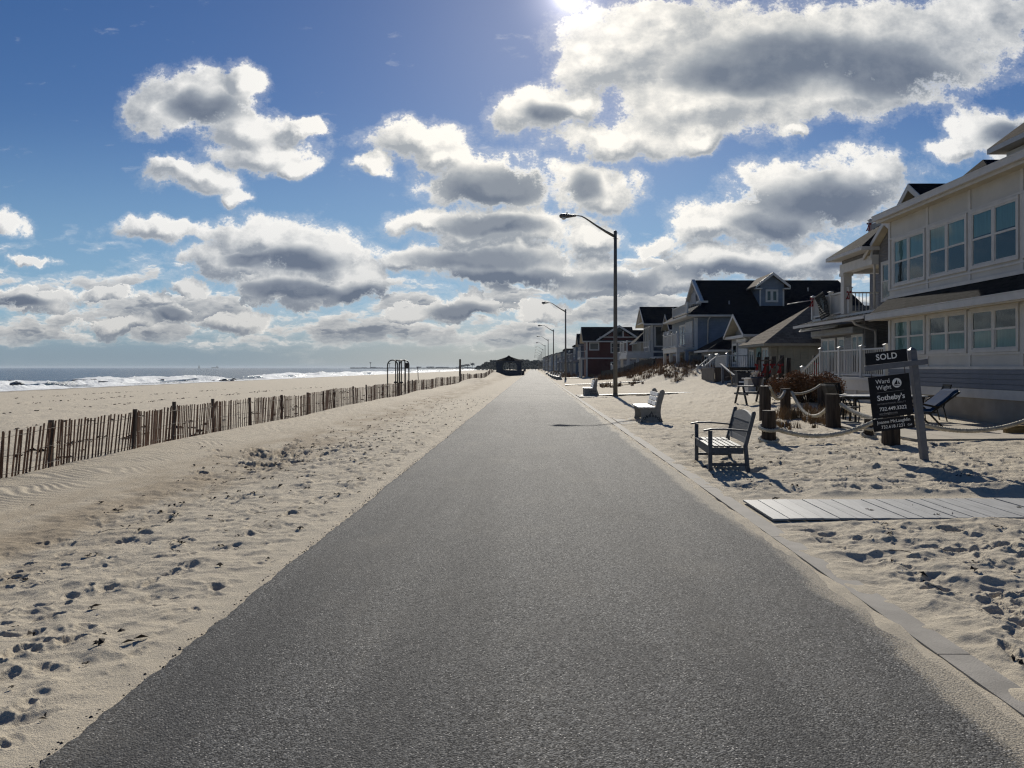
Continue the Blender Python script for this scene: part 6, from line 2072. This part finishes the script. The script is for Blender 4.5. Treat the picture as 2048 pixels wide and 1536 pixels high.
# ------------------------------------------------------------------ people far down the path and on the beach
def person(label, x, y, mat, facing, stride, coat=1.0, seated=False):
    z = gz(x, y)
    if x < -100: z = SEA + .05
    t = thing('person', label, 'person', (x, y, z), facing)
    me = bpy.data.meshes.new('body')
    s = stride
    V_ = [(0, 0, .93), (0, 0, 1.15), (0, .0, 1.40), (0, .01, 1.50), (0, .02, 1.60), (0, .03, 1.70),           # 0-5 pelvis..head
          (.10, 0, .90), (.10, s * .5, .48), (.10, s * .9 - .06, .07), (.10, s * .9 + .10, .03),               # right leg
          (-.10, 0, .90), (-.10, -s * .35, .49), (-.10, -s * .9 - .08, .10), (-.10, -s * .9 + .07, .03),       # left leg
          (.19, 0, 1.40), (.25, -s * .35, 1.12), (.24, -s * .3 + .08, .88), (.24, -s * .3 + .12, .80),
          (-.19, 0, 1.40), (-.25, s * .35, 1.12), (-.24, s * .4 + .1, .88), (-.24, s * .4 + .14, .80)]
    E_ = [(0, 1), (1, 2), (2, 3), (3, 4), (4, 5), (0, 6), (6, 7), (7, 8), (8, 9), (0, 10), (10, 11), (11, 12), (12, 13), (2, 14), (14, 15), (15, 16), (16, 17), (2, 18), (18, 19), (19, 20), (20, 21)]
    rad = [.15, .14, .15, .055, .10, .085, .09, .065, .045, .04, .09, .065, .045, .04, .07, .05, .038, .035, .07, .05, .038, .035]
    me.from_pydata(V_, E_, [])
    o = bpy.data.objects.new('body', me)
    COL.objects.link(o)
    o.parent = t
    sk = o.modifiers.new('skin', 'SKIN')
    for i, sv in enumerate(me.skin_vertices[0].data):
        sv.radius = (rad[i] * (coat if i < 3 else 1), rad[i] * .85)
        sv.use_root = (i == 0)
    sb = o.modifiers.new('sub', 'SUBSURF'); sb.levels = 1; sb.render_levels = 1
    me.materials.append(M[mat])
    h = MB(); h.blob((0, -.01, 1.69), (.105, .115, .12), 2, .03); h.build('hair', 'cloth_dark', t, False)
    f = MB(); f.blob((0, .075, 1.63), (.075, .05, .10), 2, .02); f.build('face', 'skin', t, False)
    return t
person('person in dark clothes walking on the path, right one of the group', 3.0, 395, 'cloth_dark', PI, .22, 1.15)
person('person in navy clothes walking on the path, middle of the group', 1.35, 400, 'cloth_blue', PI, .18)
person('person walking on the path, left one of the group', -.6, 430, 'cloth_dark', 0, .2)
person('lone person in dark clothes standing near the surf', -72.0, 590, 'cloth_dark', R(60), .05, 1.5)
# ------------------------------------------------------------------ camera, sun, sky
SUN_AZ, SUN_EL = 2.6, 26.0
cam = bpy.data.cameras.new('camera')
cam.sensor_width = 36.0
cam.lens = 36.0 * 1538 / 2048
cam.shift_x = (1024 - 1066) / 2048
cam.shift_y = -(768 - 735) / 2048
cam.clip_start = .05
cam.clip_end = 90000
co_ = bpy.data.objects.new('camera', cam)
co_.location = (0, 0, 1.65)
co_.rotation_euler = (R(90), 0, 0)
COL.objects.link(co_)
scene.camera = co_

sd = Vector((math.sin(R(SUN_AZ)) * math.cos(R(SUN_EL)), math.cos(R(SUN_AZ)) * math.cos(R(SUN_EL)), math.sin(R(SUN_EL))))
sl = bpy.data.lights.new('sun', 'SUN')
sl.energy = 5.0
sl.angle = R(.5)
sl.color = (1, .945, .845)
so = bpy.data.objects.new('sun', sl)
so.rotation_euler = sd.to_track_quat('Z', 'Y').to_euler()
so.location = (0, 40, 60)
COL.objects.link(so)

def build_world():
    w = bpy.data.worlds.new('World')
    scene.world = w
    w.use_nodes = True
    t = w.node_tree
    t.nodes.clear()
    k = NT(t)
    out = k.n('ShaderNodeOutputWorld')
    d = k.n('ShaderNodeTexCoord').outputs['Generated']
    sp = k.n('ShaderNodeSeparateXYZ', {0: d})
    dx, dy, dz = sp.outputs
    sky = k.n('ShaderNodeTexSky', sky_type='NISHITA')
    sky.sun_disc = False
    sky.sun_elevation = R(SUN_EL)
    sky.sun_rotation = R(SUN_AZ)
    sky.altitude = 0
    sky.air_density = 1.0
    sky.dust_density = .15
    sky.ozone_density = 3.5
    hs = k.n('ShaderNodeHueSaturation', {'Hue': .512, 'Saturation': SKY_SAT, 'Value': SKY_VAL, 'Color': sky.outputs[0]})
    # a flat map of the sky towards the sea: u = x/y, v = z/y, in hundredths
    yy = k.math('MAXIMUM', dy, .03)
    u = k.math('MULTIPLY', k.math('DIVIDE', dx, yy), 15.38)
    v = k.math('MULTIPLY', k.math('DIVIDE', dz, yy), 15.38)
    p = k.n('ShaderNodeCombineXYZ', {0: u, 1: v, 2: 0.0}).outputs[0]
    w1 = k.noise(p, .85, 2, .55)
    w2 = k.noise(p, 3.0, 4, .62)
    def centred(nd, a):
        return k.vmath('MULTIPLY', k.vmath('SUBTRACT', nd.outputs['Color'], (.5, .5, .5)), (a, a, 0))
    pw = k.vmath('ADD', k.vmath('ADD', p, centred(w1, .9)), centred(w2, .34))
    def field(blobs, src):
        acc = None
        for (px, py, rx, ry) in blobs:
            cx, cy = (px - 1066) / 100, (735 - py) / 100
            ix, iy = 100 / rx, 100 / ry
            L = k.vmath('LENGTH', k.vmath('MULTIPLY_ADD', src, (ix, iy, 0), (-cx * ix, -cy * iy, 0)))
            acc = L if acc is None else k.math('SMOOTH_MIN', acc, L, .45)
        return acc
    body = field(CLOUDS, pw)
    tosun = k.vmath('NORMALIZE', k.vmath('SUBTRACT', (.74, 7.6, 0), p))
    sh = k.vmath('MULTIPLY', tosun, (.30, .30, 0))
    body2 = field(CLOUDS, k.vmath('ADD', pw, sh))
    core = field(CORES, k.vmath('ADD', p, centred(w1, .55)))
    low = k.step(v, 3.4, 1.2)
    pn = k.vmath('MULTIPLY', p, (1.15, 1.5, 1))
    fb = k.noise(pn, .95, 10, .60)
    fbs = k.noise(k.vmath('ADD', pn, sh), .95, 6, .60)
    fine = k.noise(p, 4.4, 6, .65)
    def den(bd, nz):
        return k.math('ADD', k.math('MULTIPLY', k.math('SUBTRACT', 1.0, bd), 1.35), k.math('MULTIPLY', k.math('SUBTRACT', nz.outputs[0], .5), k.math('MULTIPLY_ADD', low, .5, 1.8)))
    dens = den(body, fb)
    relief = k.math('SUBTRACT', dens, den(body2, fbs))
    dens = k.math('ADD', dens, k.math('MULTIPLY', k.math('SUBTRACT', fine.outputs[0], .5), .62))
    fz = k.noise(pn, 15.0, 5, .65)
    dens = k.math('ADD', dens, k.math('MULTIPLY', k.math('SUBTRACT', fz.outputs[0], .5), .46))
    # low broken deck towards the horizon, flattened by distance
    vv = k.math('MAXIMUM', v, .05)
    pl = k.n('ShaderNodeCombineXYZ', {0: k.math('MULTIPLY', u, .85), 1: k.math('MULTIPLY', v, 2.3), 2: 3.3}).outputs[0]
    lo = k.noise(k.vmath('ADD', pl, centred(w2, .3)), .95, 9, .58)
    lo2 = k.noise(k.vmath('ADD', k.vmath('ADD', pl, centred(w2, .3)), (0, .20, 0)), .95, 6, .58)
    rlo = k.math('MULTIPLY', k.math('SUBTRACT', lo.outputs[0], lo2.outputs[0]), 3.2)
    band = k.math('MULTIPLY', k.step(v, .15, .55), k.step(v, 3.1, 1.3))
    dlo = k.math('MULTIPLY_ADD', k.math('SUBTRACT', lo.outputs[0], .45), 4.4, k.math('MULTIPLY_ADD', band, 1.15, -1.05))
    dens_all = k.math('MAXIMUM', dens, dlo)
    front = k.step(dy, .12, .3)
    # clouds elsewhere in the sky (behind and above)
    gen = k.noise(d, 2.6, 6, .58)
    dgen = k.math('MULTIPLY', k.math('SUBTRACT', gen.outputs[0], .66), 3.0)
    dn = k.n('ShaderNodeMix', {0: front, 2: dgen, 3: dens_all}, data_type='FLOAT').outputs[0]
    alpha = k.step(dn, .0, .38)
    wisp = k.math('MULTIPLY', k.math('MULTIPLY', k.step(dn, -.30, .16), .20), front)
    alpha = k.math('MAXIMUM', alpha, wisp)
    # tone: thin edges bright, thick cores grey; sunward bulges lighter
    soft = k.math('ADD', core, k.math('MULTIPLY', k.math('SUBTRACT', fbs.outputs[0], .5), 1.1))
    corea = k.math('MULTIPLY', k.step(soft, 1.5, .35), k.step(dn, .10, .55))
    lthick = k.math('MULTIPLY', k.step(dlo, .30, 1.0), k.math('MULTIPLY', k.step(v, 2.4, 1.6), k.step(k.noise(pl, 1.6, 6, .55).outputs[0], .36, .62)))
    islo = k.math('GREATER_THAN', dlo, dens)
    relief = k.n('ShaderNodeMix', {0: islo, 2: relief, 3: rlo}, data_type='FLOAT').outputs[0]
    lit = k.math('MULTIPLY', k.math('MAXIMUM', k.math('MINIMUM', relief, .5), -.45), .62)
    base = k.math('MULTIPLY', k.step(dn, .0, .6), k.math('MULTIPLY_ADD', low, .16, .32))
    shade = k.math('MAXIMUM', k.math('SUBTRACT', base, lit), k.math('MULTIPLY', lthick, .82))
    shade = k.math('MAXIMUM', shade, k.math('MULTIPLY', k.math('SUBTRACT', corea, k.math('MULTIPLY', lit, .5)), .95))
    shade = k.math('MINIMUM', k.math('MAXIMUM', shade, 0.0), 1.0)
    ramp = k.n('ShaderNodeValToRGB', {0: shade})
    el = ramp.color_ramp.elements
    el[0].position, el[0].color = 0.0, (1.0, .99, .965, 1)
    el[1].position, el[1].color = 1.0, (.165, .205, .28, 1)
    e = el.new(.32); e.color = (.64, .66, .68, 1)
    e = el.new(.62); e.color = (.35, .39, .45, 1)
    # warm and brighter near the sun
    sdn = k.vmath('DOT_PRODUCT', d, tuple(sd))
    near = k.step(sdn, math.cos(R(26)), 1.0)
    lowv = k.step(v, 2.2, .5)
    ctint = k.mix(k.math('MULTIPLY', near, .8), ramp.outputs[0], k.vmath('MULTIPLY', ramp.outputs[0], (1.22, 1.17, 1.08)))
    ctint = k.mix(k.math('MULTIPLY', lowv, .55), ctint, k.vmath('MULTIPLY', ctint, (.80, .775, .735)))
    # milky air low over the horizon
    hz = k.math('MULTIPLY', k.step(v, 1.3, .12), .80)
    warmx = k.step(k.math('ABSOLUTE', k.math('SUBTRACT', u, .3)), 7.5, .5)
    hcol = k.mix(warmx, (.24, .315, .385), (.48, .485, .46))
    pale = k.math('MULTIPLY', k.step(v, 5.5, .8), k.math('MULTIPLY', front, .62))
    skyc = k.mix(pale, k.vmath('MULTIPLY', hs.outputs[0], (.06, .06, .06)), (.22, .40, .60))
    skyl = k.n('ShaderNodeBackground', {'Color': skyc, 'Strength': 1.0})
    cl = k.n('ShaderNodeBackground', {'Color': ctint, 'Strength': CLOUD_K})
    hb = k.n('ShaderNodeBackground', {'Color': hcol, 'Strength': CLOUD_K})
    # glare of the sun itself, just above the picture
    g = k.math('ADD', k.math('MULTIPLY', k.math('POWER', k.math('MAXIMUM', sdn, 0.0), 9000), 1.3), k.math('MULTIPLY', k.math('POWER', k.math('MAXIMUM', sdn, 0.0), 1500), .45))
    g2 = k.math('MULTIPLY', k.math('POWER', k.math('MAXIMUM', sdn, 0.0), 120), .05)
    glare = k.n('ShaderNodeBackground', {'Color': (1, .93, .95, 1), 'Strength': k.math('ADD', g, g2)})
    m1 = k.n('ShaderNodeMixShader', {0: hz, 1: skyl.outputs[0], 2: hb.outputs[0]})
    m2 = k.n('ShaderNodeMixShader', {0: k.math('MULTIPLY', alpha, k.step(v, .0, .75, .25, 1.0)), 1: m1.outputs[0], 2: cl.outputs[0]})
    ad = k.n('ShaderNodeAddShader', {0: m2.outputs[0], 1: glare.outputs[0]})
    t.links.new(ad.outputs[0], out.inputs[0])

SKY_SAT, SKY_VAL, CLOUD_K = 1.24, .90, .86
CLOUDS = [  # px, py, rx, ry : where the cumulus stand
    (1250, 90, 150, 95), (1190, 130, 90, 60), (1500, 120, 330, 120), (1780, 90, 260, 110), (1420, 200, 230, 85), (1690, 190, 200, 60), (1970, 40, 160, 65), (1340, 40, 110, 60),
    (1065, 225, 105, 55), (1160, 200, 70, 45), (1230, 280, 140, 48), (1400, 265, 120, 38),
    (390, 195, 120, 62), (490, 165, 60, 45), (330, 225, 95, 48), (500, 255, 90, 45), (520, 305, 130, 42), (600, 330, 50, 25), (400, 350, 105, 34), (350, 330, 50, 28), (470, 385, 40, 20), (610, 250, 45, 22),
    (840, 275, 120, 44), (740, 328, 52, 24), (900, 310, 70, 35),
    (980, 365, 160, 62), (1195, 375, 95, 55), (1000, 450, 190, 46), (850, 440, 100, 30), (1000, 525, 215, 56), (830, 520, 80, 36), (1180, 470, 80, 40), (1190, 565, 140, 50),
    (330, 462, 130, 28), (520, 470, 130, 48), (620, 505, 150, 66), (470, 515, 130, 42), (600, 570, 190, 46), (720, 560, 90, 50), (375, 572, 42, 26),
    (1640, 390, 190, 80), (1740, 350, 90, 52), (1520, 440, 170, 60), (1410, 460, 90, 42), (1480, 525, 200, 42), (1640, 510, 150, 46), (1310, 490, 60, 24), (1330, 560, 120, 40),
    (1975, 265, 105, 52), (1900, 305, 66, 26), (2040, 290, 90, 60), (1590, 262, 40, 14),
    (15, 455, 55, 30), (60, 525, 60, 12), (60, 600, 110, 36), (210, 600, 70, 26), (340, 625, 70, 34), (480, 640, 90, 30), (250, 650, 130, 26),
    (950, 618, 110, 30), (810, 628, 60, 24), (1090, 625, 80, 24),
]
CORES = [  # the grey undersides
    (1620, 115, 270, 62), (1780, 150, 160, 55), (1480, 155, 150, 40), (1090, 228, 60, 26),
    (415, 215, 85, 34), (990, 372, 125, 44), (1170, 370, 45, 30), (985, 452, 120, 24), (960, 520, 170, 26), (1010, 560, 180, 26),
    (600, 520, 100, 30), (500, 515, 60, 16), (600, 578, 150, 20), (720, 590, 80, 20),
    (1640, 405, 160, 50), (1540, 450, 80, 26), (1460, 545, 150, 26), (1680, 520, 60, 22), (2010, 265, 60, 28), (40, 610, 80, 14), (350, 632, 42, 18),
    (1240, 565, 120, 26), (920, 625, 90, 18),
]
build_world()
def haze():
    mb = MB(); mb.box(-8000, 8000, -650, 8000, -40, 12.5)
    m = bpy.data.materials.new('thin_sea_air')
    m.use_nodes = True
    t = m.node_tree
    t.nodes.clear()
    k = NT(t)
    out = k.n('ShaderNodeOutputMaterial')
    pv = k.n('ShaderNodeVolumePrincipled', {'Color': (.62, .70, .80, 1), 'Density': HAZE, 'Anisotropy': .2})
    t.links.new(pv.outputs[0], out.inputs['Volume'])
    tag(mb.build('haze', m), kind='stuff')
HAZE = .00009
haze()
scene.view_settings.view_transform = 'Standard'
scene.view_settings.look = 'None'
scene.view_settings.gamma = 1.0
scene.view_settings.exposure = EXPOSURE = .08
scene.cycles.use_denoising = True
scene.cycles.denoising_prefilter = 'NONE'
scene.cycles.pixel_filter_type = 'BLACKMAN_HARRIS'
scene.cycles.filter_width = 1.25
scene.cycles.max_bounces = 8
scene.cycles.transparent_max_bounces = 16
scene.cycles.sample_clamp_indirect = 6.0
